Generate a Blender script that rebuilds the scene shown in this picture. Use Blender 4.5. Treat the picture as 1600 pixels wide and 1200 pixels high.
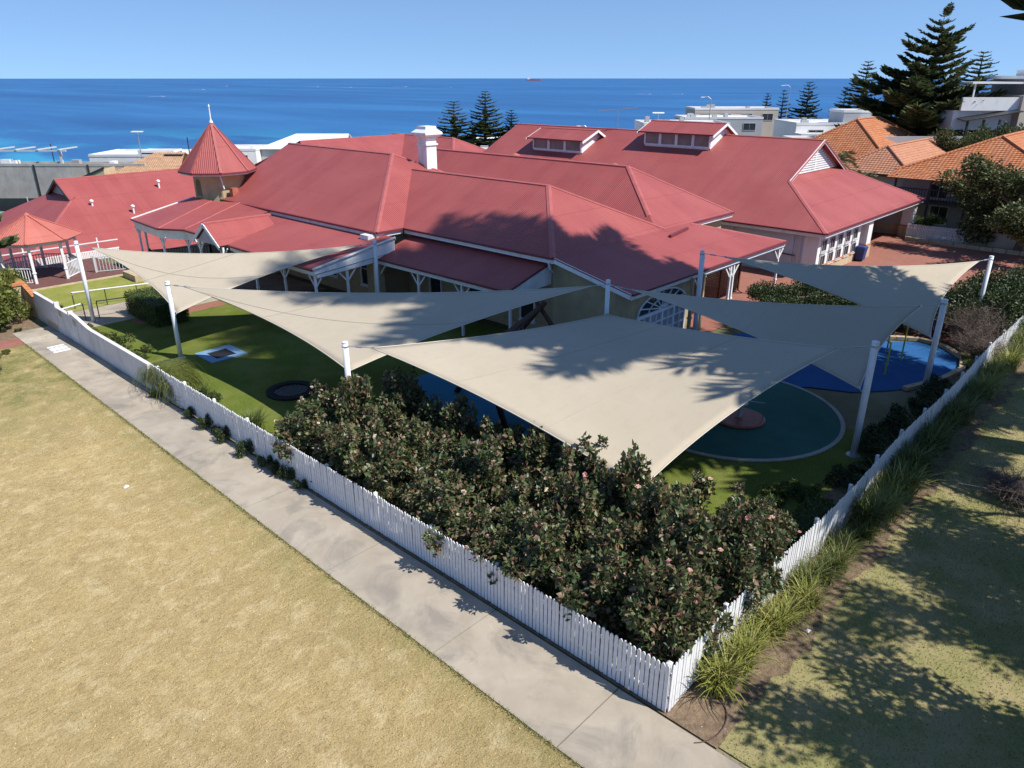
import bpy, bmesh, math, random
import numpy as np
from mathutils import Vector, Matrix
PI = math.pi
R_ = math.radians
random.seed(7); RNG = np.random.default_rng(7)
sc = bpy.context.scene
for o in list(bpy.data.objects): bpy.data.objects.remove(o)
COL = sc.collection

# ------------------------------------------------------------------ camera, sky, sun, exposure
# world axes: +X runs along the right-hand picket fence, +Y along the path-side fence; fence corner at the origin
cam = bpy.data.cameras.new('camera'); cam.sensor_width = 36; cam.lens = 25.88
cam.clip_start = 0.1; cam.clip_end = 90000
cob = bpy.data.objects.new('camera', cam); COL.objects.link(cob)
cob.location = (-10.41, -5.436, 12.0)
cob.rotation_euler = (R_(90 - 22.57), R_(0.0), R_(-46.9))
sc.camera = cob

SUN = Vector((0.27, -0.75, 1.0)).normalized()          # towards the sun
w = bpy.data.worlds.new('World'); sc.world = w; w.use_nodes = True
nt = w.node_tree; nt.nodes.clear()
sky = nt.nodes.new('ShaderNodeTexSky'); sky.sky_type = 'NISHITA'; sky.sun_disc = False
sky.sun_elevation = math.asin(SUN.z); sky.sun_rotation = math.atan2(SUN.x, SUN.y)
sky.altitude = 0; sky.air_density = 1.0; sky.dust_density = 0.0; sky.ozone_density = 6.0
bg = nt.nodes.new('ShaderNodeBackground'); bg.inputs[1].default_value = 0.118
wo = nt.nodes.new('ShaderNodeOutputWorld')
tcw = nt.nodes.new('ShaderNodeTexCoord'); lift = nt.nodes.new('ShaderNodeVectorMath'); lift.operation = 'ADD'
lift.inputs[1].default_value = (0, 0, 0.17); nrm = nt.nodes.new('ShaderNodeVectorMath'); nrm.operation = 'NORMALIZE'
nt.links.new(tcw.outputs['Generated'], lift.inputs[0]); nt.links.new(lift.outputs[0], nrm.inputs[0]); nt.links.new(nrm.outputs[0], sky.inputs[0])
nt.links.new(sky.outputs[0], bg.inputs[0]); nt.links.new(bg.outputs[0], wo.inputs[0])
sl = bpy.data.lights.new('sun', 'SUN'); sl.energy = 4.5; sl.angle = R_(0.53); sl.color = (1.0, 0.955, 0.88)
so = bpy.data.objects.new('sun', sl); COL.objects.link(so)
so.rotation_euler = SUN.to_track_quat('Z', 'Y').to_euler(); so.location = (20, -40, 60)
sc.view_settings.view_transform = 'Standard'; sc.view_settings.look = 'None'
sc.view_settings.exposure = 0.50; sc.view_settings.gamma = 1.0; sc.view_settings.use_curve_mapping = False
sc.render.engine = 'CYCLES'

# ------------------------------------------------------------------ materials
MATS = {}
class NT:
    """tiny node helper"""
    def __init__(s, name):
        s.m = bpy.data.materials.new(name); s.m.use_nodes = True
        s.t = s.m.node_tree; s.t.nodes.clear()
        s.out = s.n('ShaderNodeOutputMaterial'); s.p = s.n('ShaderNodeBsdfPrincipled')
        s.l(s.p.outputs[0], s.out.inputs[0]); MATS[name] = s.m
    def n(s, k, **kw):
        x = s.t.nodes.new(k)
        for a, b in kw.items(): setattr(x, a, b)
        return x
    def l(s, a, b): s.t.links.new(a, b)
    def coord(s, kind='Object'):
        if kind == 'World':
            return s.n('ShaderNodeNewGeometry').outputs['Position']
        return s.n('ShaderNodeTexCoord').outputs[kind]
    def mapping(s, src, scale=(1, 1, 1), rot=(0, 0, 0)):
        m = s.n('ShaderNodeMapping'); m.inputs['Scale'].default_value = scale; m.inputs['Rotation'].default_value = rot
        s.l(src, m.inputs[0]); return m.outputs[0]
    def noise(s, src, scale, detail=4, rough=0.55, dist=0):
        x = s.n('ShaderNodeTexNoise'); x.inputs['Scale'].default_value = scale; x.inputs['Detail'].default_value = detail
        x.inputs['Roughness'].default_value = rough; x.inputs['Distortion'].default_value = dist
        s.l(src, x.inputs['Vector']); return x.outputs['Fac']
    def ramp(s, fac, stops):
        r = s.n('ShaderNodeValToRGB'); e = r.color_ramp.elements
        while len(e) < len(stops): e.new(0.5)
        for i, (p, c) in enumerate(stops):
            e[i].position = p; e[i].color = (*c, 1) if len(c) == 3 else c
        s.l(fac, r.inputs[0]); return r.outputs[0]
    def mix(s, fac, a, b, mode='MIX'):
        x = s.n('ShaderNodeMix', data_type='RGBA', blend_type=mode)
        for inp, v in ((x.inputs[0], fac), (x.inputs[6], a), (x.inputs[7], b)):
            if isinstance(v, (int, float)): inp.default_value = v
            elif isinstance(v, tuple): inp.default_value = (*v, 1)
            else: s.l(v, inp)
        return x.outputs[2]
    def math(s, op, a, b=0.0, clamp=False):
        x = s.n('ShaderNodeMath', operation=op); x.use_clamp = clamp
        for inp, v in ((x.inputs[0], a), (x.inputs[1], b)):
            if isinstance(v, (int, float)): inp.default_value = v
            else: s.l(v, inp)
        return x.outputs[0]
    def sep(s, v):
        x = s.n('ShaderNodeSeparateXYZ'); s.l(v, x.inputs[0]); return x.outputs
    def bump(s, h, strength=0.3, dist=0.02):
        b = s.n('ShaderNodeBump'); b.inputs['Strength'].default_value = strength; b.inputs['Distance'].default_value = dist
        s.l(h, b.inputs['Height']); s.l(b.outputs[0], s.p.inputs['Normal']); return b
    def col(s, c):
        if isinstance(c, tuple): s.p.inputs['Base Color'].default_value = (*c, 1)
        else: s.l(c, s.p.inputs['Base Color'])
    def set(s, rough=0.7, spec=0.3, metal=0.0):
        s.p.inputs['Roughness'].default_value = rough; s.p.inputs['Specular IOR Level'].default_value = spec
        s.p.inputs['Metallic'].default_value = metal; return s

def plain(name, c, rough=0.7, spec=0.3, var=0.12, scale=3.0, bump=0.0, bscale=40, metal=0, grime=None):
    """painted / rendered surface with soft tonal variation and wear"""
    m = NT(name).set(rough, spec, metal); co = m.coord('Object')
    f = m.noise(co, scale, 6, 0.6)
    dark = tuple(x * (1 - var) for x in c); lite = tuple(min(0.95, x * (1 + var * 0.6)) for x in c)
    k = m.ramp(f, [(0.3, dark), (0.7, lite)])
    if grime:
        g = m.noise(m.mapping(co, (1, 1, 0.25)), 2.3, 8, 0.65)
        k = m.mix(m.math('MULTIPLY', m.ramp(g, [(0.52, (0, 0, 0)), (0.75, (1, 1, 1))]), 0.55), k, grime)
    m.col(k)
    if bump: m.bump(m.noise(co, bscale, 5, 0.6), bump, 0.01)
    return m.m

def foliage(name, stops, rough=0.5, spec=0.35, trans=0.25):
    """every leaf its own tone"""
    m = NT(name).set(rough, spec)
    g = m.n('ShaderNodeNewGeometry'); c = m.ramp(g.outputs['Random Per Island'], stops)
    m.col(c)
    tr = m.n('ShaderNodeBsdfTranslucent'); m.l(c, tr.inputs[0])
    mx = m.n('ShaderNodeMixShader'); mx.inputs[0].default_value = trans
    m.l(m.p.outputs[0], mx.inputs[1]); m.l(tr.outputs[0], mx.inputs[2]); m.l(mx.outputs[0], m.out.inputs[0])
    return m.m

def metal_roof(name, base, fade, pitch=0.135):
    m = NT(name).set(0.52, 0.28); uvn = m.n('ShaderNodeUVMap').outputs[0]; x, y, _ = m.sep(uvn)
    wpos = m.coord('World')
    f = m.noise(m.mapping(wpos, (0.35, 0.35, 0.35)), 1.0, 5, 0.6)
    c = m.ramp(f, [(0.35, base), (0.68, fade)])
    st = m.noise(m.mapping(uvn, (3.2, 0.22, 1)), 1.0, 6, 0.6)           # streaks that run down the sheets
    c = m.mix(m.math('MULTIPLY', m.ramp(st, [(0.5, (0, 0, 0)), (0.78, (1, 1, 1))]), 0.35), c, tuple(v * 0.72 for v in base))
    fl = m.math('FLOOR', m.math('DIVIDE', x, 0.76))                      # sheets differ a little
    wn = m.n('ShaderNodeTexWhiteNoise', noise_dimensions='1D'); m.l(fl, wn.inputs['W'])
    c = m.mix(m.math('MULTIPLY', wn.outputs[0], 0.18), c, tuple(min(1, v * 1.35) for v in fade))
    m.col(c)
    s = m.math('SINE', m.math('MULTIPLY', x, 2 * PI / pitch))
    lap = m.math('LESS_THAN', m.math('FRACT', m.math('DIVIDE', y, 2.4)), 0.012)
    h = m.math('ADD', m.math('MULTIPLY', s, 0.5), m.math('MULTIPLY', lap, -0.8))
    m.bump(h, 0.9, 0.022)
    return m.m
metal_roof('roof_red', (0.295, 0.068, 0.065), (0.345, 0.090, 0.083))
metal_roof('roof_gazebo', (0.43, 0.125, 0.10), (0.50, 0.165, 0.13), 0.13)
plain('ridge_red', (0.375, 0.105, 0.096), 0.45, 0.4, 0.15, 2)
plain('gutter_red', (0.17, 0.035, 0.04), 0.45, 0.4)
plain('white_paint', (0.78, 0.79, 0.80), 0.55, 0.35, 0.10, 2.5, grime=(0.45, 0.43, 0.38))
plain('fence_white', (0.74, 0.74, 0.75), 0.6, 0.3, 0.14, 5, 0.25, 60, grime=(0.40, 0.37, 0.33))
plain('pole_white', (0.72, 0.74, 0.78), 0.4, 0.4, 0.08, 2, grime=(0.5, 0.48, 0.45))
plain('render_white', (0.66, 0.63, 0.61), 0.9, 0.15, 0.12, 1.2, 0.4, 30, grime=(0.36, 0.33, 0.30))
plain('cream_wall', (0.46, 0.37, 0.22), 0.9, 0.15, 0.16, 1.5, 0.4, 25, grime=(0.28, 0.22, 0.14))
plain('tan_wall', (0.50, 0.40, 0.26), 0.9, 0.15, 0.12, 1.2, 0.3, 25)
plain('grey_trim', (0.50, 0.51, 0.52), 0.55, 0.35, 0.1)
plain('pale_blue_wall', (0.50, 0.55, 0.60), 0.75, 0.2, 0.08, 1)
plain('dark_metal', (0.035, 0.037, 0.04), 0.4, 0.4, 0.2)
plain('steel', (0.42, 0.43, 0.44), 0.35, 0.5, 0.1, metal=0.6)
plain('rail_brown', (0.10, 0.055, 0.05), 0.5, 0.35, 0.2)
plain('timber_dark', (0.085, 0.032, 0.022), 0.55, 0.35, 0.3, 6, 0.4, 30)
plain('timber_screen', (0.12, 0.055, 0.035), 0.6, 0.3, 0.3, 6)
plain('deck_timber', (0.16, 0.075, 0.065), 0.7, 0.25, 0.25, 4, 0.3, 30)
plain('orange_brick', (0.50, 0.21, 0.09), 0.85, 0.2, 0.25, 7, 0.4, 30)
plain('sandstone', (0.50, 0.40, 0.27), 0.9, 0.15, 0.2, 3, 0.5, 30, grime=(0.3, 0.24, 0.16))
plain('kerb_stone', (0.44, 0.39, 0.31), 0.9, 0.15, 0.2, 4, 0.5, 40)
plain('grey_concrete', (0.42, 0.405, 0.375), 0.9, 0.15, 0.2, 0.5, 0.3, 20, grime=(0.2, 0.19, 0.18))
plain('house_white', (0.78, 0.78, 0.77), 0.8, 0.2, 0.08, 0.4, grime=(0.55, 0.54, 0.52))
plain('house_grey', (0.42, 0.43, 0.45), 0.8, 0.2, 0.1, 0.4)
plain('house_beige', (0.50, 0.44, 0.37), 0.85, 0.2, 0.1, 0.4)
plain('roof_pale', (0.70, 0.70, 0.69), 0.6, 0.3, 0.1, 0.5)
plain('roof_grey', (0.36, 0.36, 0.36), 0.6, 0.3, 0.12, 0.5)
plain('solar', (0.03, 0.035, 0.06), 0.2, 0.5, 0.1)
plain('blue_pad', (0.17, 0.30, 0.46), 0.75, 0.25, 0.12, 3)
plain('black_rubber', (0.018, 0.018, 0.02), 0.8, 0.2, 0.3, 6)
plain('yellow_paint', (0.50, 0.52, 0.05), 0.4, 0.4, 0.15, 5)
plain('bin_blue', (0.015, 0.04, 0.17), 0.45, 0.4, 0.15)
plain('red_plastic', (0.45, 0.03, 0.02), 0.45, 0.4, 0.15)
plain('bark', (0.13, 0.10, 0.08), 0.95, 0.1, 0.35, 6, 0.8, 20)
plain('bark_pale', (0.26, 0.20, 0.15), 0.95, 0.1, 0.3, 6, 0.8, 20)
plain('twig', (0.16, 0.12, 0.10), 0.95, 0.1, 0.4, 6)
plain('cane_green', (0.09, 0.10, 0.04), 0.7, 0.2, 0.3, 8)
plain('paper_white', (0.82, 0.82, 0.82), 0.7, 0.2, 0.05)
plain('terracotta', (0.40, 0.12, 0.08), 0.5, 0.4, 0.2, 5)
plain('pink_petal', (0.75, 0.38, 0.36), 0.6, 0.25, 0.3, 30)
plain('peach_petal', (0.78, 0.52, 0.42), 0.6, 0.25, 0.3, 30)
plain('window_curtain', (0.36, 0.38, 0.42), 0.6, 0.3, 0.2, 3)
plain('ship_red', (0.45, 0.14, 0.12), 0.6, 0.3, 0.1)

def glassy(name, c, rough=0.08):
    m = NT(name).set(rough, 0.6); co = m.coord('Object')
    m.col(m.ramp(m.noise(co, 0.9, 3), [(0.35, c), (0.7, tuple(v * 1.9 for v in c))])); return m.m
glassy('glass_dark', (0.022, 0.026, 0.032)); glassy('glass_grey', (0.14, 0.13, 0.125), 0.25)

def stone_wall():
    m = NT('limestone').set(0.92, 0.15); uvn = m.n('ShaderNodeUVMap').outputs[0]
    b = m.n('ShaderNodeTexBrick'); m.l(uvn, b.inputs[0]); b.inputs['Scale'].default_value = 1.0
    b.inputs['Brick Width'].default_value = 0.55; b.inputs['Row Height'].default_value = 0.27; b.inputs['Mortar Size'].default_value = 0.018
    b.inputs['Color1'].default_value = (0.44, 0.34, 0.20, 1); b.inputs['Color2'].default_value = (0.34, 0.25, 0.14, 1); b.inputs['Mortar'].default_value = (0.40, 0.34, 0.25, 1)
    n = m.noise(uvn, 5, 6); m.col(m.mix(m.math('MULTIPLY', n, 0.6), b.outputs[0], (0.48, 0.37, 0.22)))
    m.bump(m.math('ADD', m.math('MULTIPLY', b.outputs['Fac'], -0.8), m.noise(uvn, 12, 6)), 0.6, 0.02)
stone_wall()

def sail_mat():
    m = NT('sail_cloth').set(0.75, 0.2); uvn = m.coord('World')
    f = m.noise(m.mapping(uvn, (0.25, 0.25, 0.25)), 1, 6, 0.6)
    c = m.ramp(f, [(0.32, (0.445, 0.385, 0.292)), (0.68, (0.49, 0.427, 0.33))])
    d = m.noise(m.mapping(uvn, (1.0, 2.4, 1)), 1.4, 9, 0.7)
    c = m.mix(m.math('MULTIPLY', m.ramp(d, [(0.50, (0, 0, 0)), (0.75, (1, 1, 1))]), 0.6), c, (0.42, 0.355, 0.265))
    m.col(c)
    wv = m.noise(m.mapping(uvn, (0.9, 0.35, 0.6), (0, 0, 0.5)), 1.2, 4, 0.5)
    m.bump(wv, 0.25, 0.12)
    tr = m.n('ShaderNodeBsdfTranslucent'); m.l(c, tr.inputs[0])
    mx = m.n('ShaderNodeMixShader'); mx.inputs[0].default_value = 0.10
    m.l(m.p.outputs[0], mx.inputs[1]); m.l(tr.outputs[0], mx.inputs[2]); m.l(mx.outputs[0], m.out.inputs[0])
sail_mat()
plain('sail_hem', (0.56, 0.51, 0.43), 0.75, 0.2, 0.08)
plain('sail_seam', (0.44, 0.39, 0.31), 0.8, 0.2, 0.1)

def dry_lawn():
    m = NT('dry_grass').set(0.95, 0.1); p = m.coord('World'); x, y, z = m.sep(p)
    f1 = m.noise(p, 0.35, 6, 0.6); f2 = m.noise(p, 2.6, 8, 0.7); f3 = m.noise(p, 22, 6, 0.75)
    c = m.ramp(f2, [(0.30, (0.27, 0.185, 0.085)), (0.44, (0.45, 0.33, 0.15)), (0.58, (0.55, 0.415, 0.20)), (0.75, (0.63, 0.50, 0.265))])
    c = m.mix(m.math('MULTIPLY', m.ramp(f1, [(0.40, (0, 0, 0)), (0.62, (1, 1, 1))]), 0.6), c, (0.34, 0.26, 0.13))
    br = m.ramp(m.noise(p, 0.9, 9, 0.72, 0.6), [(0.60, (0, 0, 0)), (0.72, (1, 1, 1))])
    c = m.mix(m.math('MULTIPLY', br, 0.7), c, (0.25, 0.175, 0.095))
    bl = m.ramp(m.noise(p, 1.6, 8, 0.7, 0.4), [(0.50, (0, 0, 0)), (0.66, (1, 1, 1))])
    c = m.mix(m.math('MULTIPLY', bl, 0.75), c, (0.76, 0.63, 0.38))
    dk = m.ramp(m.noise(p, 5.5, 7, 0.7, 0.5), [(0.56, (0, 0, 0)), (0.68, (1, 1, 1))])
    c = m.mix(m.math('MULTIPLY', dk, 0.6), c, (0.22, 0.155, 0.07))
    c = m.mix(0.42, c, m.ramp(f3, [(0.28, (0.14, 0.105, 0.045)), (0.48, (0.45, 0.335, 0.155)), (0.70, (0.68, 0.54, 0.29))]))
    # greener strip beside the path and at the far, watered end
    g1 = m.math('MULTIPLY', m.math('ADD', x, 4.6), 0.45, True)
    g2 = m.math('MULTIPLY', m.math('ADD', m.math('ADD', y, -24.0), m.math('MULTIPLY', f1, 6.0)), 0.12, True)
    g = m.math('MAXIMUM', m.math('MULTIPLY', m.math('MULTIPLY', g1, g1), 0.55), g2)
    gn = m.math('MULTIPLY', g, m.ramp(m.noise(p, 1.3, 8, 0.7), [(0.32, (0, 0, 0)), (0.62, (1, 1, 1))]), True)
    green = m.ramp(f3, [(0.3, (0.10, 0.11, 0.03)), (0.6, (0.22, 0.22, 0.075)), (0.8, (0.34, 0.31, 0.13))])
    c = m.mix(gn, c, green)
    m.col(c); m.bump(m.math('ADD', f3, m.math('MULTIPLY', m.noise(p, 6, 5), 1.2)), 1.0, 0.05)
dry_lawn()

def green_lawn(name, dark, mid, lite, dryc, dry_amt):
    m = NT(name).set(0.95, 0.1); p = m.coord('World')
    f1 = m.noise(p, 0.6, 6, 0.62); f3 = m.noise(p, 20, 7, 0.75)
    c = m.ramp(f3, [(0.28, dark), (0.52, mid), (0.76, lite)])
    c = m.mix(m.math('MULTIPLY', m.ramp(f1, [(0.42, (0, 0, 0)), (0.66, (1, 1, 1))]), dry_amt), c, dryc)
    m.col(c); m.bump(f3, 0.8, 0.03)
green_lawn('lush_grass', (0.045, 0.068, 0.010), (0.11, 0.145, 0.024), (0.18, 0.21, 0.045), (0.20, 0.205, 0.06), 0.6)
green_lawn('park_grass', (0.12, 0.115, 0.04), (0.24, 0.23, 0.09), (0.34, 0.32, 0.15), (0.36, 0.29, 0.16), 0.85)
green_lawn('upper_grass', (0.10, 0.12, 0.02), (0.22, 0.24, 0.05), (0.30, 0.32, 0.09), (0.34, 0.32, 0.11), 0.6)

def soil():
    m = NT('soil').set(1.0, 0.05); p = m.coord('World'); f = m.noise(p, 5, 9, 0.7); g = m.noise(p, 0.8, 4)
    c = m.ramp(f, [(0.3, (0.10, 0.07, 0.045)), (0.55, (0.24, 0.18, 0.12)), (0.75, (0.36, 0.28, 0.19))])
    m.col(m.mix(m.math('MULTIPLY', g, 0.5), c, (0.20, 0.13, 0.09))); m.bump(m.noise(p, 14, 9, 0.7), 1.0, 0.05)
soil()
def path_concrete():
    m = NT('path_concrete').set(0.9, 0.2); p = m.coord('World'); oi = m.n('ShaderNodeObjectInfo').outputs['Random']
    f = m.noise(p, 0.9, 8, 0.62, 0.4); g = m.noise(p, 45, 4, 0.7); st = m.noise(p, 2.2, 7, 0.7, 0.8)
    c = m.ramp(f, [(0.30, (0.315, 0.265, 0.20)), (0.5, (0.38, 0.325, 0.25)), (0.7, (0.45, 0.39, 0.305))])
    c = m.mix(m.math('MULTIPLY', m.ramp(m.noise(p, 0.55, 7, 0.65, 0.9), [(0.5, (0, 0, 0)), (0.64, (1, 1, 1))]), 0.7), c, (0.20, 0.175, 0.15))
    c = m.mix(m.math('MULTIPLY', m.ramp(st, [(0.6, (0, 0, 0)), (0.8, (1, 1, 1))]), 0.5), c, (0.56, 0.49, 0.40))
    c = m.mix(m.math('MULTIPLY', oi, 0.22), c, (0.30, 0.275, 0.245))
    c = m.mix(m.math('MULTIPLY', g, 0.18), c, (0.25, 0.23, 0.20))
    m.col(c); m.bump(g, 0.25, 0.004)
path_concrete()
def brick_paving():
    m = NT('brick_paving').set(0.9, 0.2); p = m.coord('World'); b = m.n('ShaderNodeTexBrick'); m.l(m.mapping(p, (1, 1, 1), (0, 0, 0.785)), b.inputs[0])
    b.inputs['Scale'].default_value = 1; b.inputs['Brick Width'].default_value = 0.23; b.inputs['Row Height'].default_value = 0.115; b.inputs['Mortar Size'].default_value = 0.006
    b.inputs['Color1'].default_value = (0.30, 0.115, 0.085, 1); b.inputs['Color2'].default_value = (0.22, 0.08, 0.06, 1); b.inputs['Mortar'].default_value = (0.2, 0.13, 0.1, 1)
    m.col(m.mix(m.math('MULTIPLY', m.noise(p, 0.7, 7), 0.6), b.outputs[0], (0.36, 0.17, 0.13)))
    m.bump(b.outputs['Fac'], -0.3, 0.01)
brick_paving()
def rubber(name, a, b):
    m = NT(name).set(0.85, 0.25); p = m.coord('World'); g = m.noise(p, 60, 3, 0.8); f = m.noise(p, 1.1, 6)
    m.col(m.mix(m.math('MULTIPLY', g, 0.6), m.ramp(f, [(0.3, a), (0.7, b)]), tuple(v * 0.5 for v in a))); m.bump(g, 0.3, 0.006)
rubber('softfall_blue', (0.018, 0.105, 0.30), (0.028, 0.14, 0.37))
rubber('softfall_teal', (0.05, 0.24, 0.40), (0.06, 0.28, 0.46))
rubber('softfall_green', (0.036, 0.145, 0.115), (0.05, 0.185, 0.145))
rubber('court_teal', (0.10, 0.36, 0.31), (0.13, 0.40, 0.35))
def sea_mat():
    m = NT('sea_water').set(0.35, 0.12); p = m.coord('World')
    x, y, z = m.sep(p)
    d = m.math('ADD', m.math('MULTIPLY', x, 0.73), m.math('MULTIPLY', y, 0.683))         # distance off shore
    n1 = m.noise(m.mapping(p, (0.0045, 0.0011, 1), (0, 0, R_(-46.9))), 1, 6, 0.6, 0.5)
    n2 = m.noise(m.mapping(p, (0.05, 0.012, 1), (0, 0, R_(-46.9))), 1, 7, 0.7)
    n3 = m.noise(m.mapping(p, (0.012, 0.006, 1), (0, 0, R_(-46.9))), 1, 4, 0.6, 0.4)
    c = m.ramp(n1, [(0.36, (0.012, 0.085, 0.235)), (0.52, (0.020, 0.125, 0.315)), (0.68, (0.034, 0.185, 0.41))])
    c = m.mix(m.math('MULTIPLY', n2, 0.5), c, (0.007, 0.055, 0.20))
    sh = m.math('SUBTRACT', 1.0, m.math('DIVIDE', m.math('ADD', d, -330.0), 330.0), True)
    sand = m.math('MULTIPLY', sh, m.ramp(n3, [(0.46, (0, 0, 0)), (0.58, (1, 1, 1))]), True)
    c = m.mix(m.math('MULTIPLY', sand, 0.9), c, (0.03, 0.30, 0.46))
    m.col(c)
    m.bump(m.math('ADD', n2, m.noise(m.mapping(p, (0.5, 0.16, 1), (0, 0, R_(-46.9))), 1, 5, 0.7)), 0.5, 0.6)
sea_mat()
def terrain_mat():
    m = NT('coastal_ground').set(1, 0.05); p = m.coord('World'); f = m.noise(p, 0.08, 8, 0.65)
    m.col(m.ramp(f, [(0.3, (0.07, 0.085, 0.035)), (0.5, (0.16, 0.15, 0.08)), (0.7, (0.30, 0.26, 0.19))]))
terrain_mat()
def clay_tile(name, a, b):
    m = NT(name).set(0.8, 0.2); uvn = m.n('ShaderNodeUVMap').outputs[0]; x, y, _ = m.sep(uvn)
    cx = m.math('FLOOR', m.math('DIVIDE', x, 0.3)); cy = m.math('FLOOR', m.math('DIVIDE', y, 0.33))
    cb = m.n('ShaderNodeCombineXYZ'); m.l(cx, cb.inputs[0]); m.l(cy, cb.inputs[1])
    wn = m.n('ShaderNodeTexWhiteNoise', noise_dimensions='2D'); m.l(cb.outputs[0], wn.inputs['Vector'])
    c = m.ramp(wn.outputs[0], [(0.0, a), (1.0, b)])
    g = m.noise(uvn, 1.2, 7, 0.65)
    m.col(m.mix(m.math('MULTIPLY', m.ramp(g, [(0.5, (0, 0, 0)), (0.8, (1, 1, 1))]), 0.5), c, (0.20, 0.10, 0.06)))
    m.bump(m.math('SINE', m.math('MULTIPLY', x, 2 * PI / 0.3)), 0.6, 0.03)
clay_tile('tile_orange', (0.38, 0.14, 0.065), (0.48, 0.20, 0.095))
clay_tile('tile_salmon', (0.40, 0.185, 0.11), (0.48, 0.235, 0.145))
clay_tile('tile_tan', (0.44, 0.26, 0.15), (0.54, 0.34, 0.21))

foliage('rose_leaf', [(0.0, (0.038, 0.060, 0.024)), (0.28, (0.070, 0.105, 0.040)), (0.50, (0.105, 0.145, 0.054)), (0.64, (0.165, 0.19, 0.075)), (0.69, (0.18, 0.13, 0.075)), (0.9, (0.215, 0.125, 0.085)), (1.0, (0.30, 0.27, 0.13))], 0.42, 0.5, 0.22)
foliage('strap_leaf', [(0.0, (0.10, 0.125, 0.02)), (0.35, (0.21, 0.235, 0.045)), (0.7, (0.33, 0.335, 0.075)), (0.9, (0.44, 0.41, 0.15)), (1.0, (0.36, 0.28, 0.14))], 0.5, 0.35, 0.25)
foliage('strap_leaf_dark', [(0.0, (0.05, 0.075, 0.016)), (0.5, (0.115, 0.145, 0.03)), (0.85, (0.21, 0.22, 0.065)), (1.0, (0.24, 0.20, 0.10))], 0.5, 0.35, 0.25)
foliage('pine_needle', [(0.0, (0.030, 0.050, 0.020)), (0.5, (0.085, 0.115, 0.046)), (0.85, (0.14, 0.165, 0.065)), (1.0, (0.20, 0.20, 0.09))], 0.6, 0.25, 0.3)
foliage('pine_needle_dark', [(0.0, (0.020, 0.036, 0.018)), (0.6, (0.040, 0.062, 0.030)), (1.0, (0.08, 0.10, 0.045))], 0.6, 0.25, 0.2)
foliage('broad_leaf', [(0.0, (0.030, 0.055, 0.014)), (0.5, (0.065, 0.10, 0.025)), (0.85, (0.12, 0.15, 0.04)), (1.0, (0.17, 0.18, 0.07))], 0.5, 0.35, 0.2)
foliage('bush_dark', [(0.0, (0.018, 0.034, 0.012)), (0.6, (0.045, 0.070, 0.022)), (1.0, (0.09, 0.11, 0.04))], 0.5, 0.35, 0.15)
foliage('tree_mid', [(0.0, (0.035, 0.055, 0.018)), (0.5, (0.085, 0.11, 0.036)), (1.0, (0.17, 0.18, 0.075))], 0.5, 0.3, 0.2)
foliage('bush_lime', [(0.0, (0.07, 0.095, 0.018)), (0.5, (0.145, 0.17, 0.035)), (1.0, (0.25, 0.26, 0.075))], 0.5, 0.3, 0.25)
foliage('hedge_leaf', [(0.0, (0.03, 0.055, 0.012)), (0.5, (0.08, 0.115, 0.025)), (1.0, (0.15, 0.18, 0.05))], 0.5, 0.3, 0.2)
foliage('palm_leaf', [(0.0, (0.07, 0.085, 0.03)), (0.6, (0.13, 0.14, 0.06)), (1.0, (0.26, 0.23, 0.12))], 0.5, 0.3, 0.15)
foliage('dry_twig', [(0.0, (0.08, 0.06, 0.05)), (0.5, (0.16, 0.125, 0.105)), (1.0, (0.27, 0.22, 0.19))], 0.9, 0.1, 0.0)
def straw():
    m = NT('straw_blade').set(0.9, 0.1); g = m.n('ShaderNodeNewGeometry'); p = g.outputs['Position']
    c = m.ramp(g.outputs['Random Per Island'], [(0.0, (0.28, 0.19, 0.08)), (0.4, (0.52, 0.39, 0.18)), (0.85, (0.70, 0.56, 0.30)), (0.95, (0.30, 0.26, 0.09)), (1.0, (0.20, 0.14, 0.06))])
    c = m.mix(m.math('MULTIPLY', m.ramp(m.noise(p, 3.4, 6, 0.65), [(0.46, (0, 0, 0)), (0.62, (1, 1, 1))]), 0.65), c, (0.25, 0.175, 0.075))
    c = m.mix(m.math('MULTIPLY', m.ramp(m.noise(p, 0.9, 9, 0.72, 0.6), [(0.56, (0, 0, 0)), (0.70, (1, 1, 1))]), 0.6), c, (0.24, 0.17, 0.09))
    m.col(c)
straw()
foliage('straw_blade_plain', [(0.0, (0.28, 0.19, 0.08)), (0.4, (0.52, 0.39, 0.18)), (0.85, (0.70, 0.56, 0.30)), (0.95, (0.30, 0.26, 0.09)), (1.0, (0.20, 0.14, 0.06))], 0.9, 0.1, 0.1)
foliage('park_blade', [(0.0, (0.10, 0.12, 0.03)), (0.5, (0.22, 0.23, 0.075)), (0.85, (0.36, 0.33, 0.14)), (1.0, (0.30, 0.23, 0.12))], 0.9, 0.1, 0.15)
foliage('lush_blade', [(0.0, (0.06, 0.10, 0.012)), (0.6, (0.13, 0.19, 0.026)), (1.0, (0.22, 0.27, 0.06))], 0.9, 0.1, 0.2)

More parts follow.
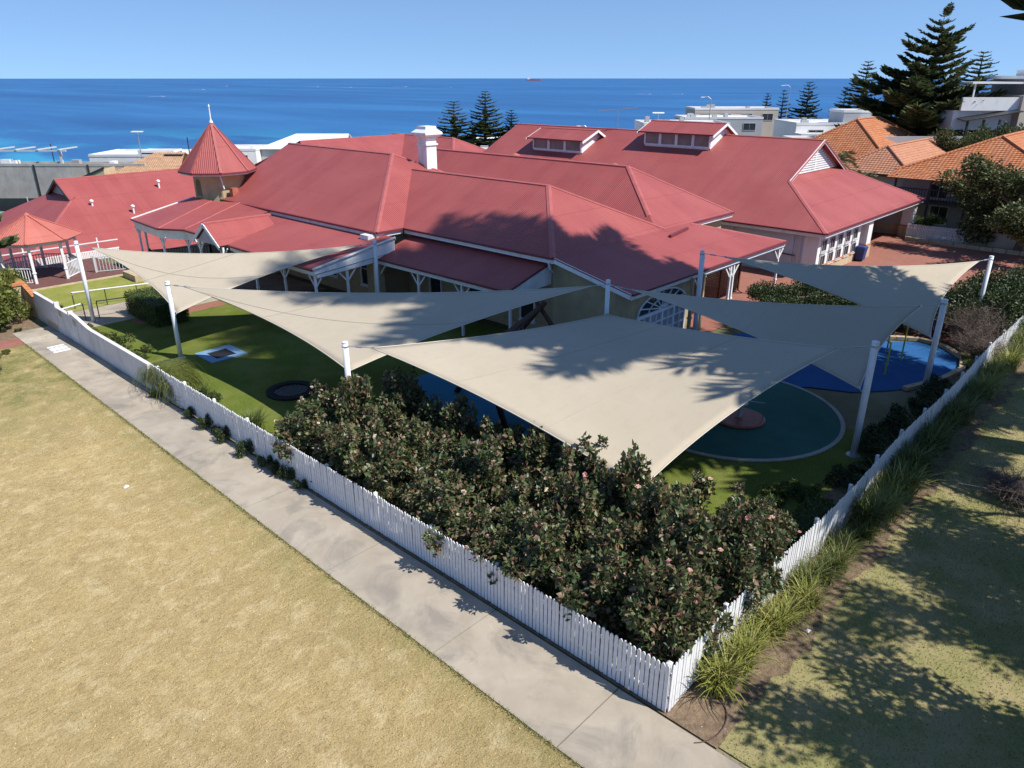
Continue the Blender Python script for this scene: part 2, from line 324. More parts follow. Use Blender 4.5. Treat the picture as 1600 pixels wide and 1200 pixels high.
# ------------------------------------------------------------------ mesh helpers
class MB:
    """collects shapes, builds ONE mesh object with metre UVs (u along the horizontal, v down the slope)"""
    def __init__(s): s.v = []; s.f = []
    def add(s, vs, fs):
        b = len(s.v); s.v += [tuple(p) for p in vs]; s.f += [tuple(i + b for i in f) for f in fs]; return s
    def box(s, x0, x1, y0, y1, z0, z1):
        return s.add([(x0, y0, z0), (x1, y0, z0), (x1, y1, z0), (x0, y1, z0), (x0, y0, z1), (x1, y0, z1), (x1, y1, z1), (x0, y1, z1)],
                     [(0, 3, 2, 1), (4, 5, 6, 7), (0, 1, 5, 4), (1, 2, 6, 5), (2, 3, 7, 6), (3, 0, 4, 7)])
    def bar(s, a, b, wx, wy=None, up=(0, 0, 1)):
        a = Vector(a); b = Vector(b); d = (b - a).normalized(); u = Vector(up)
        if abs(d.dot(u)) > 0.98: u = Vector((1, 0, 0))
        x = d.cross(u).normalized(); y = x.cross(d).normalized(); wy = wx if wy is None else wy
        vs = []
        for p in (a, b):
            for sx, sy in ((-1, -1), (1, -1), (1, 1), (-1, 1)): vs.append(p + x * sx * wx / 2 + y * sy * wy / 2)
        return s.add(vs, [(0, 1, 2, 3), (7, 6, 5, 4), (0, 4, 5, 1), (1, 5, 6, 2), (2, 6, 7, 3), (3, 7, 4, 0)])
    def tube(s, pts, rad, n=8, cap=True):
        pts = [Vector(p) for p in pts]
        if not hasattr(rad, '__len__'): rad = [rad] * len(pts)
        vs = []; fs = []
        for i, p in enumerate(pts):
            d = (pts[min(i + 1, len(pts) - 1)] - pts[max(i - 1, 0)]).normalized()
            u = Vector((0, 0, 1)) if abs(d.z) < 0.95 else Vector((1, 0, 0))
            x = d.cross(u).normalized(); y = x.cross(d)
            for k in range(n):
                a = 2 * PI * k / n; vs.append(p + (x * math.cos(a) + y * math.sin(a)) * rad[i])
        for i in range(len(pts) - 1):
            for k in range(n):
                a = i * n + k; b = i * n + (k + 1) % n; fs.append((a, b, b + n, a + n))
        if cap: fs += [tuple(range(n))[::-1], tuple(range((len(pts) - 1) * n, len(pts) * n))]
        return s.add(vs, fs)
    def slab(s, poly, t, up=None):
        """polygon (3-D, planar) with thickness t below it"""
        P = [Vector(p) for p in poly]; n = Vector((0, 0, 0))
        for i in range(len(P)): n += P[i].cross(P[(i + 1) % len(P)])
        n.normalize()
        if (n.z < 0 if up is None else n.dot(Vector(up)) < 0): P = P[::-1]; n = -n
        k = len(P); Q = [p - n * t for p in P]
        return s.add(P + Q, [tuple(range(k)), tuple(range(2 * k - 1, k - 1, -1))] + [(i, i + k, (i + 1) % k + k, (i + 1) % k) for i in range(k)])
    def prism(s, poly, z0, z1):
        P = [(x, y, z1) for x, y in poly]; ar = sum(poly[i][0] * poly[(i + 1) % len(poly)][1] - poly[(i + 1) % len(poly)][0] * poly[i][1] for i in range(len(poly)))
        if ar < 0: P = P[::-1]
        k = len(P); Q = [(x, y, z0) for x, y, _ in P]
        return s.add(P + Q, [tuple(range(k)), tuple(range(2 * k - 1, k - 1, -1))] + [(i, i + k, (i + 1) % k + k, (i + 1) % k) for i in range(k)])
    def lathe(s, prof, c, n=12):
        vs = []; fs = []
        for r, z in prof:
            for k in range(n):
                a = 2 * PI * k / n; vs.append((c[0] + r * math.cos(a), c[1] + r * math.sin(a), c[2] + z))
        for i in range(len(prof) - 1):
            for k in range(n): a = i * n + k; b = i * n + (k + 1) % n; fs.append((a, b, b + n, a + n))
        fs.append(tuple(range(n))[::-1]); fs.append(tuple(range((len(prof) - 1) * n, len(prof) * n)))
        return s.add(vs, fs)
    def build(s, name, mat, parent=None, smooth=False, origin=None):
        o = np.array(origin if origin is not None else (0, 0, 0), float)
        V = np.array(s.v, float) - o
        me = bpy.data.meshes.new(name); me.from_pydata(V.tolist(), [], s.f); me.update()
        uvl = me.uv_layers.new(name='UVMap'); W = V + o
        nl = np.zeros(len(me.polygons) * 3); me.polygons.foreach_get('normal', nl); nl = nl.reshape(-1, 3)
        uvs = np.zeros((len(me.loops), 2)); li = 0
        for f, n in zip(s.f, nl):
            h = np.array([-n[1], n[0], 0.0]); L = math.hypot(h[0], h[1])
            h = np.array([1.0, 0, 0]) if L < 0.02 else h / L
            q = np.cross(n, h); P = W[list(f)]
            uvs[li:li + len(f), 0] = P @ h; uvs[li:li + len(f), 1] = P @ q; li += len(f)
        uvl.data.foreach_set('uv', uvs.ravel())
        if smooth: me.polygons.foreach_set('use_smooth', [True] * len(me.polygons))
        me.materials.append(MATS[mat])
        ob = bpy.data.objects.new(name, me); COL.objects.link(ob)
        if parent is not None: ob.parent = parent; ob.location = tuple(o - _base(parent))
        else: ob.location = tuple(o)
        return ob
def _base(p):
    b = np.zeros(3)
    while p is not None: b = b + np.array(p.location); p = p.parent
    return b
def tag(o, label=None, cat=None, group=None, kind=None):
    if label: o['label'] = label
    if cat: o['category'] = cat
    if group: o['group'] = group
    if kind: o['kind'] = kind
    return o
def thing(name, label, cat, loc=(0, 0, 0), group=None):
    o = bpy.data.objects.new(name, None); COL.objects.link(o); o.location = loc; o.empty_display_size = 0.3
    return tag(o, label, cat, group)
def copy_tree(o, parent=None):
    c = o.copy(); COL.objects.link(c); c.parent = parent
    for ch in list(o.children): copy_tree(ch, c)
    return c
def np_mesh(name, V, F, mat):
    """fast mesh from arrays; F is (n,3) or (n,4)"""
    me = bpy.data.meshes.new(name); V = np.asarray(V, np.float32); F = np.asarray(F, np.int32); k = F.shape[1]
    me.vertices.add(len(V)); me.vertices.foreach_set('co', V.ravel())
    me.loops.add(F.size); me.loops.foreach_set('vertex_index', F.ravel())
    me.polygons.add(len(F)); me.polygons.foreach_set('loop_start', np.arange(0, F.size, k, dtype=np.int32))
    me.update(calc_edges=True); me.materials.append(MATS[mat]); return me
def mobj(name, me, parent=None, loc=(0, 0, 0)):
    o = bpy.data.objects.new(name, me); COL.objects.link(o); o.location = loc
    if parent is not None: o.parent = parent
    return o
def unit(a): return a / np.maximum(np.linalg.norm(a, axis=1, keepdims=True), 1e-9)
def leaves(P, D, L, W, rng, fold=0.25):
    """one pointed, slightly folded leaf per point: P base, D direction, L length, W width -> V, F (quads around a midrib: 2 per leaf)"""
    n = len(P); D = unit(D); r = unit(rng.normal(size=(n, 3))); S = unit(np.cross(D, r)); N = np.cross(S, D)
    L = np.broadcast_to(L, n)[:, None]; W = np.broadcast_to(W, n)[:, None]
    a = P; b = P + D * L * 0.45 + S * W * 0.5 + N * W * fold; c = P + D * L; d = P + D * L * 0.45 - S * W * 0.5 + N * W * fold
    V = np.stack([a, b, c, d], 1).reshape(-1, 3); i = np.arange(n)[:, None] * 4
    F = np.concatenate([i + np.array([[0, 1, 2]]), i + np.array([[0, 2, 3]])], 1).reshape(-1, 3)
    return V, F

# ------------------------------------------------------------------ the setting: ground, sea, lawns, path
def sstep(a, b, x):
    t = min(1, max(0, (x - a) / (b - a))); return t * t * (3 - 2 * t)
def tz(x, y):
    """height of the land: level building platform, lower yard on the left, then a slope down to the sea"""
    w_ = 0.55 * x + 0.83 * y
    z = -0.03 - 0.11 * max(0, w_ - 60)
    z -= 3.2 * sstep(52.5, 55.5, y) * (1 - sstep(24, 30, x))
    if w_ < -60: z += 0.0
    return max(z, -27.0)
xs = np.unique(np.concatenate([np.linspace(-400, -60, 14), np.linspace(-60, 60, 49), np.linspace(60, 700, 50)]))
ys = np.unique(np.concatenate([np.linspace(-400, -40, 14), np.linspace(-40, 50, 25), np.linspace(50, 58, 9), np.linspace(58, 700, 54)]))
V = [(x, y, tz(x, y)) for y in ys for x in xs]; nx = len(xs)
F = [(j * nx + i, j * nx + i + 1, (j + 1) * nx + i + 1, (j + 1) * nx + i) for j in range(len(ys) - 1) for i in range(nx - 1)]
me = np_mesh('ground', V, F, 'coastal_ground'); me.polygons.foreach_set('use_smooth', [True] * len(me.polygons))
tag(mobj('ground', me), kind='structure')
# the sea: a sheet out to the horizon
sx = [-60000, -8000, -1500, -400, 0, 200, 400, 700, 1200, 2000, 4000, 8000, 20000, 60000]
V = [(x, y, -25.0) for y in sx for x in sx]; n_ = len(sx)
F = [(j * n_ + i, j * n_ + i + 1, (j + 1) * n_ + i + 1, (j + 1) * n_ + i) for j in range(n_ - 1) for i in range(n_ - 1)
     if not (sx[i + 1] <= 0 and sx[j + 1] <= 0)]
tag(mobj('sea', np_mesh('sea', V, F, 'sea_water')), kind='structure')

def sheet(name, poly, z, mat, label=None):
    o = MB().add([(x, y, z) for x, y in poly], [tuple(range(len(poly)))]).build(name, mat)
    return tag(o, label, kind='structure')
sheet('dry_lawn', [(-40, -30), (-2.2, -30), (-2.17, 0), (-1.82, 35.2), (-2.6, 36.4), (-40, 36.4)], 0.0, 'dry_grass')
_je = random.Random(9)
sheet('park_lawn', [(-0.05, -40), (60, -40), (60, -1.0), (0, -1.0)], 0.0, 'park_grass')
sheet('soil_bed', [(-0.06, -1.2)] + [(x, -1.22 - .006 * x + _je.uniform(-.12, .12) + .10 * math.sin(x * 1.3)) for x in np.arange(.3, 44.5, .35)] + [(45, -1.5), (45, 1.1), (5.4, 1.1), (5.4, 16), (-0.12, 16)], 0.006, 'soil')
sheet('play_lawn', [(5.0, 1.0), (16, 1.0), (16, 5), (12, 12), (16, 18), (14, 33), (9, 35.5), (0.05, 35.5), (0.05, 15.6), (5.0, 15.6)], 0.010, 'lush_grass')
sheet('upper_lawn', [(1.6, 39.2), (6.4, 39.2), (7.4, 45.6), (1.6, 45.6)], 0.020, 'upper_grass')
sheet('forecourt', [(0.1, 35.2), (9.0, 35.2), (14, 30), (14, 48), (0.1, 48)], 0.004, 'path_concrete')
sheet('brick_crossing', [(-14, 36.3), (-1.9, 35.0), (-1.82, 36.4), (-14, 38.6)], 0.004, 'brick_paving')
sheet('brick_strip', [(3.2, 34.2), (8.2, 34.4), (8.2, 35.4), (3.2, 35.3)], 0.014, 'brick_paving')
sheet('side_verge', [(-14, 38.6), (-1.82, 36.4), (-0.3, 36.6), (-0.6, 46), (-14, 48)], 0.002, 'soil')
sheet('driveway', [(29, 2.0), (56, -1.0), (56, 20), (37, 20), (29, 14)], 0.004, 'brick_paving')
sheet('porch_paving', [(20.5, 11.6), (33, 11.6), (33, 17.5), (20.5, 17.5)], 0.012, 'brick_paving')
sheet('porch_apron', [(16.2, 9.2), (20.6, 9.2), (22.5, 12.4), (16.2, 12.4)], 0.016, 'path_concrete')
# path of single slabs with open joints
joints = [-13, -9.6, -6.2, -2.6, 1.09, 4.75, 9.06, 13.5, 18.0, 22.4, 26.6, 30.8, 34.6, 37.4]
path = tag(MB().add([(-2.22, -13, -0.012), (-0.09, -13, -0.012), (-0.09, 37.4, -0.012), (-1.84, 37.4, -0.012)], [(0, 1, 2, 3)]).build('path', 'soil'), kind='structure')
def pl(y): return -2.19 + 0.0097 * max(y, 0)
for i, (a, b) in enumerate(zip(joints[:-1], joints[1:])):
    g = 0.013; r = random.uniform(0, 0.006)
    MB().slab([(pl(a), a + g, 0.02 + r), (-0.13 if a > 0.5 else -0.13 - 0.03 * (1.1 - a) * 0, a + g, 0.022), (-0.13, b - g, 0.022), (pl(b), b - g, 0.02 + r)], 0.035).build('slab', 'path_concrete', path)
sl2 = MB().slab([(-1.86, 35.1, 0.03), (-0.25, 35.1, 0.03), (-0.25, 35.9, 0.03), (-1.86, 35.9, 0.03)], 0.012).build('edging_slab', 'kerb_stone', path)
pit = tag(MB().box(-1.35, -0.62, 32.6, 33.7, 0.021, 0.034).build('pit_cover', 'house_white'), 'white concrete pit cover let into the path near its far end', 'pit cover')
for yy in (32.85, 33.42): MB().box(-1.36, -0.61, yy - 0.03, yy + 0.03, 0.0345, 0.037).build('slot', 'dark_metal', pit)
# soft-fall surfaces of the playground
def ring(c, r0, r1, n=48, z0=0.0, z1=0.1, a0=0, a1=2 * PI):
    m = MB()
    for k in range(n):
        t0 = a0 + (a1 - a0) * k / n; t1 = a0 + (a1 - a0) * (k + 1) / n
        p = [(c[0] + r * math.cos(t), c[1] + r * math.sin(t)) for t in (t0, t1) for r in (r0, r1)]
        m.prism([p[0], p[1], p[3], p[2]], z0, z1)
    return m
sheet('softfall_field', [(16.2, 9.0), (17.2, 6), (18.9, 5.0), (19.6, 3.4), (21, 2.2), (23.2, 1.25), (25.4, 0.9), (26.9, 1.3), (28, 2.3), (28.2, 3.4), (27.2, 4.6), (26, 7.5), (23.5, 10.4), (20.4, 11.4), (17, 10.4)], 0.018, 'softfall_blue')
sheet('softfall_swing', [(6.6, 8.6), (9.2, 9.2), (15.5, 13), (16, 17.5), (8.2, 17.8), (6.9, 15)], 0.022, 'softfall_teal')
gc = (14.5, 6.3)
sheet('softfall_disc', [(gc[0] + 4.12 * math.cos(2 * PI * k / 56), gc[1] + 4.12 * math.sin(2 * PI * k / 56)) for k in range(56)], 0.026, 'softfall_green')
tag(ring(gc, 4.08, 4.24, 56, 0.0, 0.05).build('disc_kerb', 'grey_concrete'), kind='structure')
kp = [(21.3, 1.9), (23.2, 1.12), (25.4, 0.76), (27.0, 1.12), (28.2, 2.2), (28.5, 3.4), (27.6, 4.8), (26.6, 6.6)]
kerb = thing('kerb', 'curved sandstone kerb round the far end of the blue soft surface', 'kerb', (0, 0, 0))
for a, b in zip(kp[:-1], kp[1:]):
    a = Vector((*a, 0.09)); b = Vector((*b, 0.09)); d = (b - a).normalized() * 0.01
    n = int((b - a).length / 0.42) or 1
    for i in range(n):
        p = a.lerp(b, i / n) + d; q = a.lerp(b, (i + 1) / n) - d
        MB().bar(p, q, 0.24 + random.uniform(-.02, .02), 0.16 + random.uniform(-.02, .02)).build('stone', 'sandstone', kerb)

# grass blades that give the lawns their nap
def blades(name, n, poly_fn, mat, h0, h1, seed):
    rng = np.random.default_rng(seed); P = poly_fn(rng, n); n = len(P); a = rng.uniform(0, 2 * PI, n)
    h = rng.uniform(h0, h1, n); wd = rng.uniform(0.006, 0.012, n); lean = rng.uniform(0.2, 1.2, n)
    s = np.stack([np.cos(a), np.sin(a), 0 * a], 1); b = rng.uniform(0, 2 * PI, n)
    t = P + np.stack([np.cos(b) * h * lean, np.sin(b) * h * lean, h], 1)
    V = np.stack([P - s * wd[:, None], P + s * wd[:, None], t], 1).reshape(-1, 3)
    o = mobj(name, np_mesh(name, V, np.arange(3 * n).reshape(-1, 3), mat)); return o
def dry_pts(rng, n):
    x = rng.uniform(-13, -2.25, n); y = rng.uniform(-4, 34, n)
    keep = (rng.random(n) < np.clip(1.2 - (y + x * 0.2) / 34, 0.25, 1)); x, y = x[keep], y[keep]
    return np.stack([x, y, 0 * x], 1)
tag(blades('dry_grass', 75000, dry_pts, 'straw_blade', 0.015, 0.045, 3), 'short straw coloured dry grass left of the concrete path', 'grass', kind='stuff')
def park_pts(rng, n):
    x = rng.uniform(-0.1, 30, n) ; y = -1.12 - np.abs(rng.uniform(0, 7.5, n)); return np.stack([x, y, 0 * x], 1)
tag(blades('park_grass', 70000, park_pts, 'park_blade', 0.02, 0.05, 4), 'patchy green grass outside the right hand picket fence', 'grass', kind='stuff')
def edge_pts(rng, n):
    y = rng.uniform(-8, 35, n); x = np.array([pl(q) for q in y]) - np.abs(rng.normal(0, 0.06, n)) + 0.015; return np.stack([x, y, 0 * x], 1)
tag(blades('edge_grass', 9000, edge_pts, 'park_blade', 0.03, 0.075, 5), 'greener grass fringe along the edge of the path', 'grass', kind='stuff')

# ------------------------------------------------------------------ picket fences
def picket_mesh(h, w=0.090, t=0.02):
    # outline in local x (along the fence), z up; rounded point on top
    o = [(-w / 2, 0), (w / 2, 0), (w / 2, h - 0.075), (w * 0.40, h - 0.03), (w * 0.2, h - 0.006), (0, h), (-w * 0.2, h - 0.006), (-w * 0.40, h - 0.03), (-w / 2, h - 0.075)]
    k = len(o); V = [(x, -t / 2, z) for x, z in o] + [(x, t / 2, z) for x, z in o]
    F = [tuple(range(k)), tuple(range(2 * k - 1, k - 1, -1))] + [(i + k, (i + 1) % k + k, (i + 1) % k, i) for i in range(k)]
    me = bpy.data.meshes.new('picket'); me.from_pydata(V, [], F); me.update(); me.materials.append(MATS['fence_white']); return me
PM = [picket_mesh(1.2), picket_mesh(1.205), picket_mesh(1.19)]
def picket_fence(name, label, p0, ang, length, n_obj=300, step=0.114, side=1, h=None, cat='fence', wob=0.0, base=0.03, meshes=None):
    t = thing(name, label, cat, (*p0, 0)); c, s = math.cos(ang), math.sin(ang)
    n = int(length / step); rest = MB(); ms = meshes or PM
    def pos(d): return (d * c - side * 0 * s, d * s)
    for i in range(n):
        d = 0.055 + i * step; me = random.choice(ms)
        off = wob * math.sin(d * 0.55) + random.uniform(-.003, .003)
        x = d * c - off * s; y = d * s + off * c
        if i < n_obj:
            o = mobj('picket', me, t, (x, y, base + random.uniform(-.008, .008) + 0.03 * wob * 10 * math.sin(d * 0.4)))
            o.rotation_euler = (random.uniform(-.012, .012), random.uniform(-.006, .006), ang + random.uniform(-.008, .008))
        else:
            M = Matrix.Translation((x, y, base)) @ Matrix.Rotation(ang, 4, 'Z')
            rest.add([M @ v.co for v in me.vertices], [tuple(p.vertices) for p in me.polygons])
    if rest.v:
        o = rest.build('far_pickets', 'fence_white', None); o.parent = t; o['kind'] = 'stuff'
    inn = side * 0.04
    for z in (0.32, 0.92):
        m = MB(); k = max(1, int(length / 4))
        for j in range(k):
            d0, d1 = j * length / k, (j + 1) * length / k
            o0 = wob * math.sin(d0 * 0.55) + inn; o1 = wob * math.sin(d1 * 0.55) + inn
            m.bar((d0 * c - o0 * s, d0 * s + o0 * c, z), (d1 * c - o1 * s, d1 * s + o1 * c, z), 0.04, 0.075)
        o = m.build('rail', 'fence_white'); o.parent = t
    for j in range(int(length / 2.4) + 1):
        d = min(length - 0.06, 0.1 + j * 2.4); o_ = wob * math.sin(d * 0.55) + side * 0.11
        x = d * c - o_ * s; y = d * s + o_ * c
        m = MB().box(x - .045, x + .045, y - .045, y + .045, -0.05, 1.19); m.add([(x - .05, y - .05, 1.19), (x + .05, y - .05, 1.19), (x + .05, y + .05, 1.19), (x - .05, y + .05, 1.19), (x, y, 1.225)], [(0, 1, 4), (1, 2, 4), (2, 3, 4), (3, 0, 4), (3, 2, 1, 0)])
        o = m.build('post', 'fence_white'); o.parent = t
    return t
picket_fence('picket_fence', 'long white picket fence running beside the concrete path', (0, 0), PI / 2, 24.6, side=-1)
picket_fence('picket_fence', 'white picket fence with strappy grass clumps along its outer side', (0.03, -0.02), 0.0, 44, side=1, wob=0.05)

# rendered white garden wall that carries on from the picket fence, stepped and curved on top
gw = thing('garden_wall', 'low white rendered wall with a curved top at the far end of the path', 'wall', (0, 24.7, 0))
m = MB(); prev = None
def wtop(y):
    if y < 31: return 1.18
    if y < 33.6: return 1.18 + 0.30 * sstep(31, 33.6, y)
    if y < 35.6: return 1.36
    return 1.5
ysw = np.arange(24.7, 39.3, 0.2)
for a, b in zip(ysw[:-1], ysw[1:]):
    z0, z1 = wtop(a + .001), wtop(b - .001); x0, x1 = -0.085, 0.085
    m.add([(x0, a, -.05), (x1, a, -.05), (x1, b, -.05), (x0, b, -.05), (x0, a, z0), (x1, a, z0), (x1, b, z1), (x0, b, z1)], [(0, 3, 2, 1), (4, 5, 6, 7), (0, 1, 5, 4), (1, 2, 6, 5), (2, 3, 7, 6), (3, 0, 4, 7)])
m.build('wall', 'render_white', gw)
for (y0, y1, z0, z1) in ((32.9, 33.3, 0.95, 1.25), (34.9, 35.3, 1.0, 1.3), (35.9, 37.6, 0.08, 0.36)):
    MB().box(-0.093, -0.08, y0, y1, z0, z1).build('weep_stone', 'sandstone', gw)
MB().box(-0.11, 0.11, 33.62, 33.8, -.05, 1.55).build('pier', 'render_white', gw); MB().box(-0.11, 0.11, 35.6, 35.75, -.05, 1.62).build('pier', 'render_white', gw)

# ------------------------------------------------------------------ shade sails on white poles
def pole(x, y, h, label, r=0.1, lean=(0, 0)):
    t = thing('sail_pole', label, 'pole', (x, y, 0), 'white poles that hold the shade sails')
    MB().tube([(x, y, -0.1), (x + lean[0], y + lean[1], h)], r, 14).build('post', 'pole_white', t, True)
    MB().lathe([(r * 1.06, 0), (r * 1.06, 0.03), (r * 0.7, 0.05)], (x + lean[0], y + lean[1], h), 14).build('cap', 'pole_white', t)
    MB().lathe([(r * 2.1, 0), (r * 2.1, 0.025), (r * 1.2, 0.03)], (x, y, 0.015), 14).build('base_plate', 'steel', t)
    MB().tube([(x + lean[0], y + lean[1], h - 0.14), (x + lean[0], y + lean[1], h - 0.10)], r * 1.16, 14).build('collar', 'steel', t)
    return t
pole(1.74, 36.44, 4.28, 'white sail pole beside the wall and handrails near the gazebo')
pole(2.45, 27.6, 3.62, 'white sail pole on the lawn between the wall and the square trampoline')
pole(2.6, 14.3, 3.92, 'white sail pole rising out of the left end of the rose bushes')
pole(12.9, 26.3, 4.06, 'white sail pole standing against the white verandah gable end')
pole(15.1, 12.75, 3.92, 'white sail pole in front of the cream gable wall, mid picture')
pole(20.7, 11.45, 4.5, 'white sail pole by the porch corner, taller of the pair there')
pole(21.4, 11.75, 4.15, 'thinner white pole just right of the taller pole by the porch corner', 0.07)
pole(31.15, 1.7, 4.02, 'white sail pole behind the brown twiggy shrub near the brick drive')
pole(21.72, 1.27, 3.92, 'white sail pole at the edge of the blue soft surface', 0.115)
pole(14.0, 1.33, 4.12, 'white sail pole beside the green soft disc near the right fence', 0.115)
pole(3.7, 3.25, 2.15, 'short sail pole mostly hidden in the rose bushes', 0.08)

def sail(name, label, corners, sag, tips, seams, N=28):
    """corners: pole attachment points; the cloth starts `tips` metres in from each"""
    C = [Vector(c) for c in corners]; n = len(C); cen = sum(C, Vector()) / n
    K = [c + (cen - c).normalized() * t for c, t in zip(C, tips)]
    t = thing(name, label, 'shade sail', (cen.x, cen.y, cen.z), 'cream shade sails over the playground')
    def pt(i, j):
        if n == 3:
            b = [1 - i, i * (1 - j), i * j]; p = sum((K[k] * b[k] for k in range(3)), Vector())
            for (p_, q_) in ((0, 1), (1, 2), (2, 0)):
                mid = (K[p_] + K[q_]) / 2; o = 3 - p_ - q_; L = (K[p_] - K[q_]).length
                d = (cen - mid); d = d.normalized()
                p = p + d * (4 * b[p_] * b[q_] * sag * L * (1 - b[o]) ** 0.5)
            return p - Vector((0, 0, 0.12 * 27 * b[0] * b[1] * b[2]))
        p = K[0] * (1 - i) * (1 - j) + K[1] * i * (1 - j) + K[2] * i * j + K[3] * (1 - i) * j
        for (A, B, wgt) in ((K[0], K[1], 4 * i * (1 - i) * (1 - j) ** 2), (K[3], K[2], 4 * i * (1 - i) * j ** 2), (K[0], K[3], 4 * j * (1 - j) * (1 - i) ** 2), (K[1], K[2], 4 * j * (1 - j) * i ** 2)):
            d = (cen - (A + B) / 2); d.z *= 0.5; p = p + d.normalized() * wgt * sag * (A - B).length
        return p
    V = [pt(i / N, j / N) for i in range(N + 1) for j in range(N + 1)]
    F = [(i * (N + 1) + j, (i + 1) * (N + 1) + j, (i + 1) * (N + 1) + j + 1, i * (N + 1) + j + 1) for i in range(N) for j in range(N)]
    F = [f if not (n == 3 and f[0] < N + 1) else (0, f[1], f[2]) for f in F]
    if n == 3:
        V2 = [V[0]] + V[N + 1:]; F = [tuple(0 if q < N + 1 else q - N for q in f) for f in F]; V = V2
    mb = MB(); mb.v = [tuple(p) for p in V]; mb.f = F
    o = mb.build('cloth', 'sail_cloth', t, True)
    so_ = o.modifiers.new('thick', 'SOLIDIFY'); so_.thickness = 0.006
    # rope hems
    edges = []
    if n == 3:
        edges = [[pt(a / 40, 0) for a in range(41)], [pt(1, a / 40) for a in range(41)], [pt(a / 40, 1) for a in range(41)]]
    else:
        edges = [[pt(a / 40, 0) for a in range(41)], [pt(1, a / 40) for a in range(41)], [pt(a / 40, 1) for a in range(41)], [pt(0, a / 40) for a in range(41)]]
    for e in edges: MB().tube(e, 0.022, 5).build('hem', 'sail_hem', t, True)
    for (a, b) in seams:                                   # sewn joins between cloth panels
        mbs = MB(); P = [pt(a[0] + (b[0] - a[0]) * k / 40, a[1] + (b[1] - a[1]) * k / 40) + Vector((0, 0, 0.012)) for k in range(41)]
        for p, q in zip(P[:-1], P[1:]): mbs.bar(p, q, 0.018, 0.006)
        mbs.build('seam', 'sail_seam', t)
    for c, k in zip(C, K):
        d = (k - c).normalized()
        MB().tube([c, k + d * 0.05], 0.014, 6).build('cable', 'steel', t)
        MB().tube([c.lerp(k, .35), c.lerp(k, .6)], 0.032, 8).build('turnbuckle', 'steel', t)
        MB().tube([k - d * 0.03, k + d * 0.10], [0.02, 0.05], 8).build('corner_ring', 'steel', t)
    return t
sail('shade_sail', 'leftmost cream triangular shade sail, in full sun in front of the verandah', [(1.78, 36.4, 4.1), (2.45, 27.65, 1.95), (12.85, 26.35, 3.95)], 0.055, (0.75, 0.35, 0.6), [((0, 0), (1, 0.5)), ((0.55, 0), (0.55, 1))])
sail('shade_sail', 'cream triangular sail between the lawn pole and the gable wall, branch shadows at right', [(2.5, 27.55, 3.5), (2.6, 14.35, 2.75), (15.05, 12.8, 3.75)], 0.045, (0.8, 0.3, 0.7), [((0, 0), (1, 0.5)), ((0.45, 0), (0.45, 1))])
sail('shade_sail', 'largest cream shade sail, four cornered, reaching down to the roses', [(2.65, 14.25, 3.8), (15.08, 12.7, 2.45), (13.95, 1.4, 4.0), (3.78, 3.3, 2.05)], 0.04, (0.8, 0.15, 1.0, 0.3), [((0, 0.32), (1, 0.32)), ((0, 0.66), (1, 0.66))], 34)
sail('shade_sail', 'triangular shade sail lying almost wholly in blue grey tree shade', [(15.15, 12.7, 3.72), (21.7, 1.3, 3.8), (14.0, 1.36, 2.3)], 0.045, (1.0, 0.9, 0.3), [((0.5, 0), (0.5, 1))])
sail('shade_sail', 'rightmost cream triangular shade sail next to the brick drive', [(20.75, 11.45, 4.4), (31.1, 1.72, 3.92), (21.72, 1.3, 2.2)], 0.055, (1.0, 0.75, 0.3), [((0.5, 0), (0.5, 1))])

# ------------------------------------------------------------------ things in the playground
t = thing('trampoline', 'square in-ground trampoline with a pale blue frame on the lawn', 'trampoline', (4.0, 26.75, 0))
for (x0, x1, y0, y1) in ((3.1, 3.5, 25.88, 27.65), (4.46, 4.86, 25.88, 27.65), (3.503, 4.457, 25.88, 26.2), (3.503, 4.457, 27.3, 27.65)): MB().box(x0, x1, y0, y1, 0.012, 0.055).build('pad', 'blue_pad', t)
MB().box(3.503, 4.457, 26.203, 27.297, -0.0, 0.02).build('mat', 'black_rubber', t)
for i in range(8):
    MB().box(3.52 + i * .117, 3.535 + i * .117, 26.21, 27.29, 0.021, 0.028).build('web_strip', 'dark_metal', t)
t = thing('trampoline', 'round black in-ground trampoline on the shaded lawn left of the roses', 'trampoline', (3.82, 20.4, 0))
ring((3.82, 20.4), 0.68, 1.0, 36, 0.012, 0.10).build('pad', 'black_rubber', t)
MB().lathe([(0.69, 0), (0.69, 0.02)], (3.82, 20.4, 0.012), 32).build('mat', 'grey_concrete', t)
for i in range(-6, 7):
    L = math.sqrt(max(0, .66 ** 2 - (i * .1) ** 2))
    MB().box(3.82 - L, 3.82 + L, 20.4 + i * .1 - .02, 20.4 + i * .1 + .02, 0.033, 0.038).build('web_strip', 'black_rubber', t)
    MB().box(3.82 + i * .1 - .02, 3.82 + i * .1 + .02, 20.4 - L, 20.4 + L, 0.0385, 0.042).build('web_strip', 'black_rubber', t)
t = thing('log_swing', 'dark timber log swing frame under the sails in front of the cream wall', 'swing', (11, 15, 0))
A1, A2 = (7.95, 13.3, 2.35), (14.3, 15.9, 2.25)
MB().tube([(7.3, 13.04, 2.37), A1, A2, (14.9, 16.15, 2.27)], [.12, .13, .13, .11], 10).build('beam', 'timber_dark', t, True)
for a, b in (((8.5, 15.4, 0), A1), ((7.2, 11.3, 0), A1), ((13.8, 17.6, 0), A2), ((14.9, 14.4, 0), A2)):
    d = (Vector(b) - Vector(a)) * 1.12; MB().tube([a, Vector(a) + d], [.12, .10], 10).build('leg', 'timber_dark', t, True)
